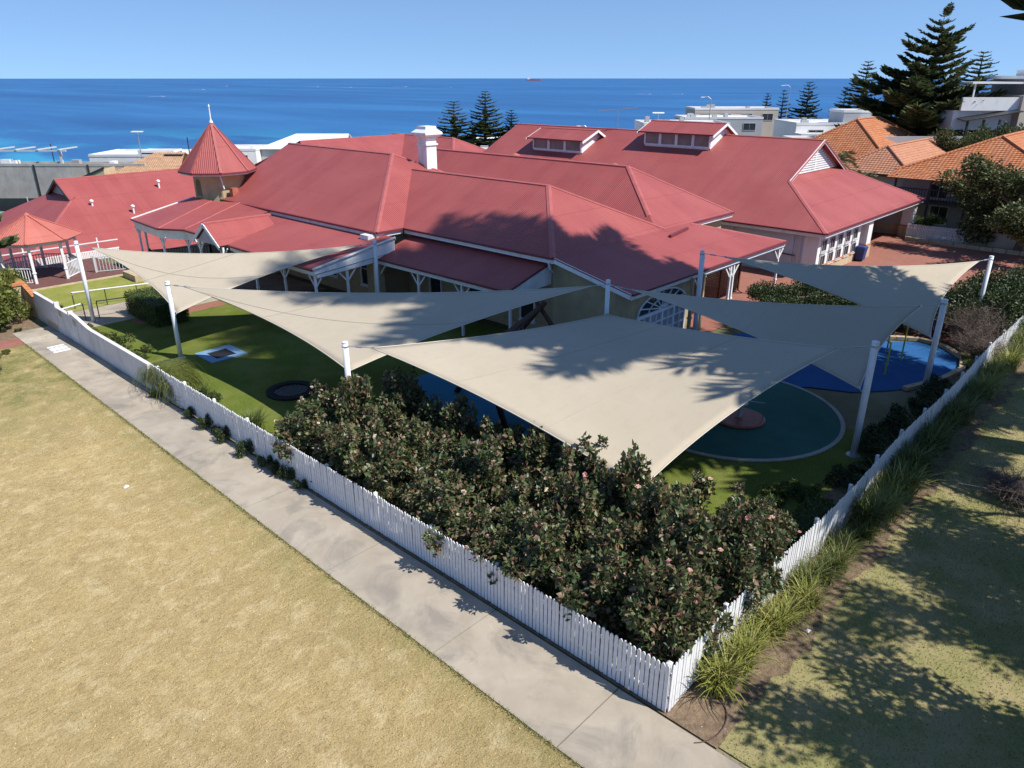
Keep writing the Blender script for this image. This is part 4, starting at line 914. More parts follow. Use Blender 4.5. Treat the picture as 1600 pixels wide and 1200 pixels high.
MB().add([(43.84, 11.48, .955), (44.56, 11.48, .955), (44.56, 12.18, .955), (43.84, 12.18, .955), (43.9, 11.55, 1.03), (44.5, 11.55, 1.03), (44.5, 12.12, 1.07), (43.9, 12.12, 1.07)], [(0, 3, 2, 1), (4, 5, 6, 7), (0, 1, 5, 4), (1, 2, 6, 5), (2, 3, 7, 6), (3, 0, 4, 7)]).build('lid', 'bin_blue', bn)
for x in (43.98, 44.42): MB().tube([(x - .03, 12.12, .1), (x + .03, 12.12, .1)], .1, 12).build('wheel', 'black_rubber', bn)

# lower wing at the left
LB = thing('lower_wing', 'low red roofed wing behind the gazebo with a small dark gable', 'building', (15, 62, -3))
zr, vr, zb, ug = 4.19, 65.8, 2.7, 9.7; ve = 54.9; ze = zr - .5 * (vr - ve); kk = zb - ze
vb0, vb1 = vr - 2 * (zr - zb), vr + 2 * (zr - zb)
ue = ug - kk * 2 * .9; vk = vr + (vr - ve)
roof_part(LB, [[(ue, ve, ze), (26, ve, ze), (26, vr, zr), (ug, vr, zr), (ug, vb0, zb)], [(ue, vk, ze), (26, vk, ze), (26, vr, zr), (ug, vr, zr), (ug, vb1, zb)],
               [(ue, ve, ze), (ug, vb0, zb), (ug + .5, vb0 + .3, zb + .26), (ug + .5, vb1 - .3, zb + .26), (ug, vb1, zb), (ue, vk, ze)]],
          [((ug, vr, zr), (26, vr, zr)), ((ue, ve, ze), (ug, vb0, zb))], [((ue, ve, ze), (26, ve, ze), (0, -1))])
MB().slab([(ug + .35, vb0 + .3, zb + .15), (ug + .35, vb1 - .3, zb + .15), (ug + .35, vr, zr - .15)], .05, (-1, 0, 0)).build('gable_wall', 'house_grey', LB)
for s in (-1, 1): MB().bar((ug - .02, vr + s * 2 * (zr - zb), zb - .1), (ug - .02, vr, zr - .1), .05, .2).build('barge_board', 'rail_brown', LB)
MB().box(ue + 1.2, 25.5, ve + .5, vk - .6, -7, ze + .1).build('wall', 'cream_wall', LB)
for (x, y, h) in ((13.6, 60.5, .5), (11.0, 62.0, .3), (17.2, 63.4, .5)):
    z = zr - .5 * (vr - y); MB().lathe([(.08, -.1), (.08, h), (.16, h), (.16, h + .12), (.02, h + .2)], (x, y, z), 10).build('flue', 'house_white', LB)
MB().box(9.1, 9.7, 55.5, 56.2, -.75, -.2).build('roof_box', 'house_white', LB)

# ------------------------------------------------------------------ gazebo and upper garden at the left
gz = (3.05, 49.4)
GZ = thing('gazebo', 'eight sided gazebo with bright red roof and white posts at far left', 'gazebo', (*gz, 0))
ev = ngon(gz, 2.9); ap = (*gz, 4.0); m = MB()
for k in range(8): m.slab([(*ev[k], 2.6), (*ev[(k + 1) % 8], 2.6), ap], .04)
rf = m.build('roof', 'roof_gazebo', GZ)
for k in range(8): MB().bar((*ev[k], 2.62), (*gz, 4.03), .13, .05).build('hip_cap', 'roof_gazebo', rf)
MB().lathe([(.2, 0), (.12, .08), (.03, .14)], (*gz, 3.98), 10).build('cap', 'roof_gazebo', rf)
po = ngon(gz, 2.35)
m = MB()
for k in range(8): m.bar((*po[k], 2.42), (*po[(k + 1) % 8], 2.42), .08, .22)
m.build('ring_beam', 'house_white', GZ)
for k in range(8): vpost(GZ, po[k][0], po[k][1], -.3, 2.4, (), w_=.15)
for k in range(8):
    if k not in (5,): railing(GZ, po[k], po[(k + 1) % 8], 1.0, 11, 'white_paint' if k in (3, 4, 6) else 'grey_trim')
dk = thing('timber_deck', 'red brown timber deck under and in front of the gazebo', 'deck', (4, 47, 0))
for i in range(46): MB().box(0.6, 7.4, 45.75 + i * .145, 45.88 + i * .145, 0.02, 0.06).build('board', 'deck_timber', dk)
MB().bar((.6, 45.66, .03), (7.6, 45.66, .03), .16, .14).build('edge_stone', 'sandstone', dk)
st = thing('garden_steps', 'sandstone block steps beside the upper lawn', 'steps', (7.2, 44, 0))
for i in range(4): MB().box(6.6 + i * .75, 7.25 + i * .75, 43.2 - i * .2, 45.2 - i * .2, 0.02, .42 - i * .02).build('step', 'sandstone', st)
hd = [('handrail', 'white topped handrail along the near edge of the upper lawn', [(1.9, 39.7), (6.6, 38.4)], 'white_paint'), ('handrail', 'dark steel handrail beside the ramp, nearer than the white topped one', [(2.2, 36.9), (5.2, 36.2)], 'dark_metal'),
      ('handrail', 'short white handrail between the wall and the first sail pole', [(0.25, 36.6), (1.55, 37.0)], 'white_paint')]
for nm, lb, (a, b), mt in hd:
    t = thing(nm, lb, 'handrail', (*a, 0)); a = Vector((*a, 0)); b = Vector((*b, 0)); z = Vector((0, 0, .95))
    MB().tube([a + z - Vector((0, 0, .12)), a + z, b + z], .035, 8).build('top_rail', mt, t)
    n = max(2, int((b - a).length / 1.5) + 1)
    for i in range(n): p = a.lerp(b, i / (n - 1)); MB().tube([p, p + z - Vector((0, 0, .02))], .028, 8).build('post', 'dark_metal', t)
t = thing('balustrade', 'dark steel balustrade with white cap beyond the upper lawn', 'railing', (8, 47, 0))
railing(t, (5.8, 47.6), (9.0, 46.4), 1.05, 18, 'grey_trim'); railing(t, (9.0, 46.4), (9.6, 44.0), 1.05, 14, 'grey_trim')
gp_ = thing('gate_pier', 'sandstone pier with orange brick cap left of the gazebo', 'pier', (-.2, 41.2, 0))
MB().box(-1.35, .05, 40.9, 42.5, -.1, 1.55).build('pier', 'sandstone', gp_)
for i in range(6): MB().box(-1.42, .12, 40.84 + i * .285, 41.115 + i * .285, 1.552, 1.68).build('brick', 'orange_brick', gp_)
MB().add([(-.1, 39.3, -.1), (.12, 39.3, -.1), (.12, 40.88, -.1), (-.1, 40.88, -.1), (-.1, 39.3, 1.1), (.12, 39.3, 1.1), (.12, 40.88, 1.5), (-.1, 40.88, 1.5)], [(0, 3, 2, 1), (4, 5, 6, 7), (0, 1, 5, 4), (1, 2, 6, 5), (2, 3, 7, 6), (3, 0, 4, 7)]).build('wing_wall', 'sandstone', gp_)
for i in range(5): MB().bar((0.01, 39.32 + i * .31, 1.16 + i * .078), (0.01, 39.60 + i * .31, 1.23 + i * .078), .25, .09).build('brick', 'orange_brick', gp_)
picket_fence('picket_fence', 'low white picket fence in the lower yard behind the gazebo', (-4, 53.4), 0.0, 13.5, 300, side=1, base=-.9)
picket_fence('picket_fence', 'white picket fence far right beyond the brick drive', (54.6, 12.0), -PI / 2 + .1, 4.2, 300, side=1)
bw = thing('boundary_wall', 'pale masonry wall under the round tree at the far right', 'wall', (55, 8, 0))
MB().box(55.0, 55.25, -6, 7.8, -.1, 1.15).build('wall', 'house_beige', bw); MB().box(54.95, 55.3, -6.05, 7.85, 1.15, 1.22).build('coping', 'sandstone', bw)
for i in range(18):
    MB().box(53.9, 54.3, -4 + i * .88, -4 + i * .88 + .84, 0.0, .3 + random.uniform(-.02, .02)).build('kerb_stone', 'sandstone', bw)

# ------------------------------------------------------------------ planting
def cloud(rng, blobs, n, shell=0.55):
    """points spread through overlapping ellipsoids, denser toward their skins; returns points and outward directions"""
    vol = np.array([b[3] * b[4] * b[5] for b in blobs]) ** (2 / 3); pick = rng.choice(len(blobs), n, p=vol / vol.sum()); B = np.array(blobs)[pick]
    d = unit(rng.normal(size=(n, 3))); r = (shell + (1 - shell) * rng.random(n)) ; r = r * (0.9 + 0.2 * rng.random(n))
    P = B[:, :3] + d * r[:, None] * B[:, 3:6]
    return P, d
def shrub_meshes(name, seed, blobs, n, L, W, mat, up=0.35, nst=10, stem_mat='twig', top=None, shell=.5, zmin=.05):
    rng = np.random.default_rng(seed); P, d = cloud(rng, blobs, n, shell); k = P[:, 2] > zmin; P, d = P[k], d[k]
    D = d + rng.normal(size=P.shape) * .7; D[:, 2] += up
    V, F = leaves(P, D, rng.uniform(L * .5, L * 1.45, len(P)), rng.uniform(W * .5, W * 1.45, len(P)), rng)
    lm = np_mesh(name, V, F, mat)
    m = MB()
    for i in range(nst):
        b = blobs[rng.integers(len(blobs))]; e = Vector(b[:3]) + Vector(rng.normal(size=3)) * .15 * b[3]; e.z = max(e.z, .15)
        s = Vector((rng.normal() * .1, rng.normal() * .1, -.05)); q = s.lerp(e, .5) + Vector((rng.normal() * .05, rng.normal() * .05, .05))
        m.tube([s, q, e], [.02, .014, .006], 5)
    return lm, m
def add_plant(name, label, cat, loc, lm, sm, rot=0, scale=1, group=None, leafname='foliage', stem_mat='twig', sz=None):
    t = thing(name, label, cat, loc, group); t.rotation_euler = (0, 0, rot); t.scale = (scale, scale, sz or scale)
    mobj(leafname, lm, t)
    if sm is not None: mobj('stems', sm, t)
    return t
def stems_mesh(m, mat):
    o = m.build('stems', mat); me = o.data; bpy.data.objects.remove(o); return me

# roses: five individual bush shapes, set in three rows along the path fence
FL = []
for mt in ('pink_petal', 'peach_petal'):
    m = MB()
    for ringi, (r, z, k) in enumerate(((.055, .0, 6), (.038, .02, 5), (.02, .035, 4))):
        for i in range(k):
            a = 2 * PI * i / k + ringi; c, s = math.cos(a), math.sin(a)
            m.add([(0, 0, z - .02), (c * r - s * r * .5, s * r + c * r * .5, z + .01), (c * r * 1.15, s * r * 1.15, z + .02), (c * r + s * r * .5, s * r - c * r * .5, z + .01)], [(0, 1, 2, 3)])
    o = m.build('flower', mt); FL.append(o.data); bpy.data.objects.remove(o)
ROSE = []
for v in range(6):
    rng = np.random.default_rng(50 + v); bl = []
    for i in range(26):
        a = rng.uniform(0, 2 * PI); z = rng.uniform(.35, 1.55); q = rng.uniform(.1, .22 + .62 * min(1, z / 1.25)); z -= q * .15
        r = rng.uniform(.2, .36); bl.append((q * math.cos(a), q * math.sin(a), z, r, r, r * rng.uniform(.8, 1.2)))
    for i in range(9):                                   # long canes reaching above the bush
        a = rng.uniform(0, 2 * PI); q = rng.uniform(.1, .6); z = rng.uniform(1.55, 1.95)
        bl.append((q * math.cos(a), q * math.sin(a), z, .12, .12, .28))
    lm, sm = shrub_meshes('foliage', 90 + v, bl, 6600, .112, .092, 'rose_leaf', .2, 16, shell=.45)
    rng2 = np.random.default_rng(190 + v); P, d = cloud(rng2, bl, 60, 1.0); kk_ = (d[:, 2] > .1) & (P[:, 2] > .8)
    ROSE.append((lm, stems_mesh(sm, 'cane_green'), P[kk_][:7]))
rows = [(0.84, 'rose bush leaning over the path fence', 'roses along the path fence'),
        (2.45, 'rose bush in the middle row of the rose bed', 'roses in the middle of the bed'), (3.95, 'rose bush in the back row beside the sails', 'roses at the back of the bed')]
def nth(k): return f"{k}{'th' if 10 < k % 100 < 14 else {1: 'st', 2: 'nd', 3: 'rd'}.get(k % 10, 'th')}"
ORD = ['nearest', 'second', 'third', 'fourth', 'fifth', 'sixth', 'seventh', 'eighth', 'ninth', 'tenth']
for ri, (x, lb, gr) in enumerate(rows):
    for j in range(10):
        y = 0.95 + j * 1.5 + (.5 if ri == 1 else 0); 
        if ri == 2 and j > 8: continue
        v = (j * 5 + ri * 2) % 6; lm, sm, fp = ROSE[v]
        hz_ = {0: 1.08, 1: 1.24, 2: 1.22}[ri] * random.uniform(.84, 1.14) * (1.12 if j == 8 and ri > 0 else 1)
        px, py = x + random.uniform(-.2, .2), y + random.uniform(-.25, .25)
        if ri == 0: px = max(px, .86 if j else 1.05)
        if math.hypot(px - 3.7, py - 3.25) < .5: px -= .5
        if py < 4.5: hz_ *= 1.08
        t = add_plant('rose_bush', f'{lb}, {ORD[j]} from the fence corner', 'rose bush', (px, py, 0), lm, sm, random.uniform(0, 6.28), random.uniform(1.08, 1.24), gr, stem_mat='cane_green', sz=hz_)
        for p in fp[:random.randint(2, 6)]:
            o = mobj('flower', random.choice(FL), t, tuple(p * 1.04)); o.rotation_euler = (random.uniform(-.6, .6), random.uniform(-.6, .6), random.uniform(0, 6)); s_ = random.uniform(.6, 1.0); o.scale = (s_, s_, s_)
for (x, y, s, lb) in ((5.35, 1.15, 1.1, 'rose bush nearest the right fence, with peach flowers, by the lawn'), (5.0, 2.7, 1.1, 'rose bush between the sail tip and the shaded lawn'), (6.5, 1.0, .8, 'small rose bush at the right end of the bed by the fence'), (3.15, 2.75, 1.2, 'tall rose bush in front of the low sail corner'), (1.75, .62, 1.08, 'rose bush spilling over the right fence just behind the corner'), (3.2, .6, 1.05, 'rose bush spilling over the right fence, second from the corner'), (4.5, .6, 1.0, 'rose bush against the right fence, third from the corner')):
    lm, sm, fp = ROSE[int(x * 7) % 6]; t = add_plant('rose_bush', lb, 'rose bush', (x, y, 0), lm, sm, x * 3, s, 'roses at the right end of the bed', sz=s * (1.18 if 3.1 < x < 3.19 else 1))
    for p in fp[:5]: mobj('flower', random.choice(FL), t, tuple(p * 1.04))

# strappy grass clumps outside the right fence
def clump(seed, n, h, mat, spread=.5):
    rng = np.random.default_rng(seed); V = []; F = []
    for i in range(n):
        a = rng.uniform(0, 2 * PI); b0 = np.array([rng.normal() * .12, rng.normal() * .12, 0]); L = h * rng.uniform(.6, 1.25); out = spread * rng.uniform(.25, 1.2) * L
        w0 = rng.uniform(.010, .018); sd = np.array([-math.sin(a), math.cos(a), 0]); k = 4; base = len(V); dr = rng.uniform(.1, .7)
        for q in range(k + 1):
            s = q / k; p = b0 + np.array([math.cos(a) * out * s ** 1.4, math.sin(a) * out * s ** 1.4, L * (s - dr * s ** 2.6)]); ww = w0 * (1 - s) ** .6 + .002
            V += [p - sd * ww, p + sd * ww]
        for q in range(k): F.append((base + 2 * q, base + 2 * q + 1, base + 2 * q + 3, base + 2 * q + 2))
    return np_mesh('blades', V, F, mat)
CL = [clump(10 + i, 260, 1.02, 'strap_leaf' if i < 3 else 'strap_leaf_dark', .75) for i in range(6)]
t = thing('grass_clump', 'bright yellow green strappy clump at the fence corner', 'grass clump', (1.35, -.42, 0)); mobj('blades', CL[0], t); t.scale = (1.15, 1.1, 1.0)
t2 = thing('grass_clump', 'pale strappy clump just behind the corner clump', 'grass clump', (2.3, -.5, 0)); mobj('blades', CL[1], t2); t2.scale = (1.0, 1.0, 1.05)
xx = 3.1; i = 0
while xx < 34:
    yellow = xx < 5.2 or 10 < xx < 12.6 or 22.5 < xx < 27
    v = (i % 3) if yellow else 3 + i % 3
    t = thing('grass_clump', (f'yellow green strappy clump outside the right fence, {nth(i + 3)} from the corner' if yellow else f'dark green strappy clump in shade outside the right fence, {nth(i + 3)} from the corner'), 'grass clump', (xx, random.uniform(-.75, -.38), 0), 'bright clumps along the right fence' if yellow else 'shaded clumps along the right fence')
    mobj('blades', CL[v], t); s = random.uniform(.7, 1.2); t.scale = (s, s, s * random.uniform(.8, 1.1)); t.rotation_euler = (0, 0, random.uniform(0, 6.28))
    xx += random.uniform(.42, .8); i += 1

# generic small shrubs
def blobs_ball(seed, r, h, n, squash=1.0):
    rng = np.random.default_rng(seed); out = []
    for i in range(n):
        a = rng.uniform(0, 2 * PI); q = r * math.sqrt(rng.random()) * .8; z = h * rng.uniform(.25, .85); rr = r * rng.uniform(.25, .45); out.append((q * math.cos(a), q * math.sin(a), z, rr, rr, rr * squash))
    return out
SH = {}
for nm, seed, r, h, nb, n, L, W, mt in (('lime', 1, .6, .9, 12, 2600, .09, .05, 'bush_lime'), ('dark', 2, .8, 1.1, 14, 3600, .08, .055, 'bush_dark'), ('big', 3, 1.6, 2.0, 26, 9000, .12, .08, 'bush_dark'),
                                       ('low', 4, .55, .45, 10, 1800, .07, .045, 'bush_dark'), ('bright', 5, .7, .6, 12, 2600, .08, .06, 'hedge_leaf'), ('rosy', 6, .6, .9, 10, 1500, .08, .055, 'broad_leaf')):
    lm, sm = shrub_meshes('foliage', 300 + seed, blobs_ball(seed, r, h, nb), n, L, W, mt, .3, 8); SH[nm] = (lm, stems_mesh(sm, 'twig'))
def shrub(kind, x, y, s, label, z=0, sz=None, name='shrub', group=None, rot=None):
    lm, sm = SH[kind]; return add_plant(name, label, 'shrub', (x, y, z), lm, sm, rot if rot is not None else random.uniform(0, 6.28), s, group, sz=sz)
for k, (x, y, s) in enumerate(((.5, 37.4, .8), (.55, 38.6, .9), (.5, 36.3, .6))): shrub('lime', x, y, s, f"lime green shrub behind the far end of the white wall, {['middle', 'furthest', 'nearest'][k]} of three", group='lime shrubs behind the wall end')
for k, (x, y, s) in enumerate(((.6, 34.4, .7), (.6, 33.5, .75), (.7, 32.6, .7), (.6, 31.7, .65))): shrub('lime', x, y, s, f"small lime shrub inside the curved white wall, {['fourth', 'third', 'second', 'first'][k]} from the lawn pole", group='lime shrubs inside the wall')
shrub('rosy', .9, 30.6, 1.15, 'taller green shrub inside the wall left of the lawn pole')
shrub('rosy', 1.1, 28.6, .8, 'thin flowering shrub beside the base of the lawn pole')
shrub('rosy', .9, 21.5, .85, 'yellowing rose shrub on the lawn edge behind the picket fence')
shrub('bright', .7, 16.3, .8, 'bright green low shrub just left of the rose bed'); shrub('lime', .55, 17.2, .55, 'small lime shrub left of the rose bed by the fence')
for k, (x, y, s) in enumerate(((-.22, 23.9, .5), (-.2, 21.0, .5), (-.2, 19.7, .62), (-.2, 18.9, .4), (-.2, 18.2, .62), (-.2, 16.6, .68), (-.18, 15.4, .5), (-.18, 14.8, .45), (-.18, 14.1, .55), (-.18, 13.3, .4))):
    shrub('low', x, y, s, f'small dark weed between fence and path, {nth(10 - k)} counted from the roses', group='dark weeds at the foot of the fence', sz=s * 1.5)
# weeping grass mound spilling over the fence
rng = np.random.default_rng(5); V = []; F = []
for i in range(3400):
    y = rng.uniform(22.6, 25.6); q = rng.random(); a = rng.normal(0, .5) + (PI if q < .4 else 0); L = rng.uniform(.5, 1.0); x = .55 + rng.normal() * .25
    p0 = np.array([x, y, .75 + .45 * math.sin((y - 22.6) / 3 * PI)]); sd = np.array([-math.sin(a), math.cos(a), 0]) * .006; b = len(V)
    for s in (0, .35, .7, 1): p = p0 + np.array([math.cos(a) * L * .75 * s, math.sin(a) * L * .75 * s, L * (.35 * s - 1.15 * s * s)]); V += [p - sd, p + sd]
    for k in range(3): F.append((b + 2 * k, b + 2 * k + 1, b + 2 * k + 3, b + 2 * k + 2))
t = thing('ornamental_grass', 'weeping green grass mound spilling over the fence onto the path side', 'ornamental grass', (0, 0, 0)); mobj('blades', np_mesh('blades', V, F, 'bush_lime'), t)
MB().lathe([(.5, 0), (.7, .35), (.45, .75), (.1, .85)], (.62, 24.1, 0), 14).build('crown', 'bush_dark', t)
t = thing('ornamental_grass', 'soft green grass tuft on the fence between lawn and roses', 'ornamental grass', (.9, 18.3, 0)); me_ = clump(77, 420, .8, 'hedge_leaf', .9); mobj('blades', me_, t)
t = thing('ornamental_grass', 'soft green grass tuft behind the fence beside the weeping mound', 'ornamental grass', (.6, 22.0, 0)); mobj('blades', me_, t)
# clipped hedge blocks
def hedge(x0, x1, y0, y1, h, label, seed, n=9000, mat='hedge_leaf'):
    rng = np.random.default_rng(seed); A = np.array([x0, y0, 0.03]); S = np.array([x1 - x0, y1 - y0, h]); P = rng.random((n, 3)); f = rng.integers(0, 5, n)
    P[f == 0, 2] = 1; P[f == 1, 0] = 0; P[f == 2, 0] = 1; P[f == 3, 1] = 0; P[f == 4, 1] = 1
    D = (P - .5) + rng.normal(size=P.shape) * .5; P = A + P * S + rng.normal(size=P.shape) * .035
    V, F = leaves(P, D, rng.uniform(.05, .1, n), rng.uniform(.035, .06, n), rng)
    t = thing('hedge', label, 'hedge', ((x0 + x1) / 2, (y0 + y1) / 2, 0)); c = np.array(t.location)
    mobj('foliage', np_mesh('foliage', V - c, F, mat), t); MB().box(x0 + .06, x1 - .06, y0 + .06, y1 - .06, 0, h - .06).build('core', 'bush_dark', t)
hedge(3.6, 5.3, 32.9, 36.6, 1.2, 'clipped square hedge beside the leftmost sail', 21)
hedge(7.2, 9.6, .35, 1.0, .45, 'low bright green hedge inside the right fence near the roses', 22, 4500)
for k, (x, y, s) in enumerate(((8.2, 1.6, .8), (9.2, 1.9, .8), (10.2, 1.4, .7), (7.6, 2.4, .7))): shrub('bright', x, y, s, f"bright green low shrub on the shaded lawn near the right fence, {['second', 'third', 'furthest', 'nearest'][k]} from the roses", group='bright low shrubs near the right fence')
for k in range(16): shrub('low', 11.5 + k * .75, random.uniform(.5, 1.0), random.uniform(.8, 1.2), f'dark low ground cover plant inside the right fence, {nth(k + 1)} in its row', group='dark ground cover inside the right fence')
# shrubs by the brick drive; one is a brown leafless tangle
def twiggy(seed, r, h, n, mat):
    rng = np.random.default_rng(seed); V = []; F = []
    def stick(a, b, w0, w1):
        d = b - a; s = np.cross(d, rng.normal(size=3)); s = s / (np.linalg.norm(s) + 1e-9); s2 = np.cross(d, s); s2 = s2 / (np.linalg.norm(s2) + 1e-9); k = len(V)
        for p, ww in ((a, w0), (b, w1)): V.extend([p + s * ww, p - s * ww * .5 + s2 * ww * .8, p - s * ww * .5 - s2 * ww * .8])
        F.extend([(k, k + 1, k + 4, k + 3), (k + 1, k + 2, k + 5, k + 4), (k + 2, k, k + 3, k + 5)])
    for i in range(n):
        a = rng.uniform(0, 2 * PI); q = np.array([rng.normal() * .15, rng.normal() * .15, 0]); e = np.array([math.cos(a) * r * rng.uniform(.2, .7), math.sin(a) * r * rng.uniform(.2, .7), h * rng.uniform(.4, .8)])
        stick(q, e, .02, .012)
        for j in range(9):
            s = q + (e - q) * rng.uniform(.35, 1); e2 = s + np.array([rng.normal() * .4 * r, rng.normal() * .4 * r, rng.uniform(.0, .35) * h]); stick(s, e2, .009, .005)
            for l in range(5): s3 = s + (e2 - s) * rng.uniform(.3, 1); stick(s3, s3 + rng.normal(size=3) * .17 * r + np.array([0, 0, .05]), .006, .003)
    return np_mesh('twigs', V, F, mat)
TW = twiggy(3, 1.5, 2.1, 60, 'dry_twig')
t = thing('bare_shrub', 'tangled brown leafless shrub between the rightmost sail and the fence', 'shrub', (28.9, 1.3, 0)); mobj('twigs', TW, t)
t = thing('bare_shrub', 'second brown twiggy shrub nearer the fence than the leafless tangle', 'shrub', (27.2, .55, 0)); mobj('twigs', TW, t); t.rotation_euler = (0, 0, 2); t.scale = (.75, .75, .7)
t = thing('bare_shrub', 'pale dead brush on the park lawn at the right edge', 'shrub', (14.6, -3.2, 0)); mobj('twigs', TW, t); t.rotation_euler = (0, 0, 4); t.scale = (1.0, .8, .35)
for k, (x, y, s, lb) in enumerate(((30.6, 3.0, 1.2, 'dark glossy shrub beside the brick drive under the sail tip'), (32.6, 1.6, 1.4, 'dark shrub right of the pole by the brick drive'), (35.2, .9, 1.5, 'dark dense shrub at the far end of the right fence'), (29.6, 5.6, .95, 'dark shrub behind the climbing bars'), (28.6, 7.9, .9, 'dark shrub half hidden behind the rightmost sail'), (26.9, 9.7, .8, 'dark shrub at the porch paving edge'), (28.2, 11.0, .9, 'dark shrub against the porch screen'), (30.6, 9.6, .95, 'dark shrub between porch and rightmost sail'), (32.2, 7.6, .9, 'dark shrub along the drive behind the rightmost sail'), (31.4, -.6 + 1.6, .8, 'dark shrub behind the brown tangle'), (38.5, 0.2, 1.3, 'large dark shrub at the right edge beyond the fence end'))):
    shrub('big', x, y, s, lb, sz=s * .85)
shrub('bright', 26.6, .55, .7, 'small yellow green shrub against the inside of the right fence'); shrub('lime', 25.9, .6, .5, 'tiny lime shrub against the inside of the right fence')
for k, (x, y, s) in enumerate(((30.3, 5.0, .7), (31.6, 4.4, .75), (32.9, 3.7, .7))): shrub('rosy', x, y, s, f"reddish leaved rose beside the brick drive, {['left', 'middle', 'right'][k]} of three", group='roses beside the drive')
# bushes at the left edge by the brick crossing
for k, (x, y, s) in enumerate(((-.9, 42.6, 1.5), (-1.9, 40.4, 1.5), (-2.6, 38.4, 1.25), (-2.0, 43.6, 1.6), (-3.4, 40.2, 1.4), (-1.3, 39.4, .95))): shrub('lime', x, y, s * 1.55, f"yellow green bush at the left edge, {['beside the sandstone pier', 'below the gazebo', 'nearest the brick crossing', 'tall one behind', 'at the picture edge', 'small one next to the path end'][k]}", group='yellow green bushes at the left edge', sz=s * 1.9)
for k, (x, y, s) in enumerate(((-1.75, 38.3, .35), (-1.5, 37.5, .33), (-2.1, 38.0, .4))): shrub('low', x, y, s, f"tiny green plant in the bare bed beside the path end, {['furthest', 'nearest the path', 'leftmost'][k]} of three", group='tiny plants by the path end')
for k, (x, y, s) in enumerate(((-3.6, 33.6, .8), (-4.3, 31.6, .9), (-3.5, 35.0, .7), (-4.9, 29.6, .7), (-2.9, 34.2, .45))): shrub('dark' if k % 2 else 'lime', x, y, s * .75, f"small shrub on the dry lawn, {['second', 'fourth', 'nearest', 'furthest', 'tiny one close'][k]} from the brick crossing", group='shrubs on the lawn near the crossing', sz=s * .6)

# ------------------------------------------------------------------ litter and small things
o = tag(MB().add([(-4.02, 17.34, .01), (-3.86, 17.33, .02), (-3.85, 17.47, .02), (-4.0, 17.48, .01), (-3.93, 17.4, .08), (-3.88, 17.36, .05)], [(0, 1, 5, 4), (1, 2, 4, 5), (2, 3, 4), (3, 0, 4)]).build('paper_scrap', 'paper_white'), 'crumpled white paper scrap on the dry lawn', 'litter')
o = tag(MB().add([(4.3, -1.16, .01), (4.45, -1.18, .02), (4.42, -1.06, .02), (4.31, -1.05, .01), (4.36, -1.1, .07)], [(0, 1, 4), (1, 2, 4), (2, 3, 4), (3, 0, 4)]).build('plastic_scrap', 'grey_trim'), 'grey white plastic scrap on the soil outside the right fence', 'litter')
rb = random.Random(4)
pb = [rb.uniform(.7, 1.3) for _ in range(12)]
for i in range(14):
    x = rb.uniform(.1, 2.2); y = -1.15 + rb.uniform(0, .7); r = rb.uniform(.012, .028)
    tag(MB().lathe([(r * .6, 0), (r, r * .4), (r * .5, r * .8)], (x, y, .006), 6).build('pebble', 'grey_concrete'), 'small pale pebble on the bare soil at the fence corner', 'pebble', 'pebbles at the fence corner')
hs = tag(MB().tube([(.35 + .9 * math.cos(a) * .8, -.45 + .5 * math.sin(a) - .1, .03) for a in np.linspace(-2.6, .3, 16)], .012, 6).build('drip_hose', 'rail_brown'), 'brown drip hose curling over the soil at the fence corner', 'hose')

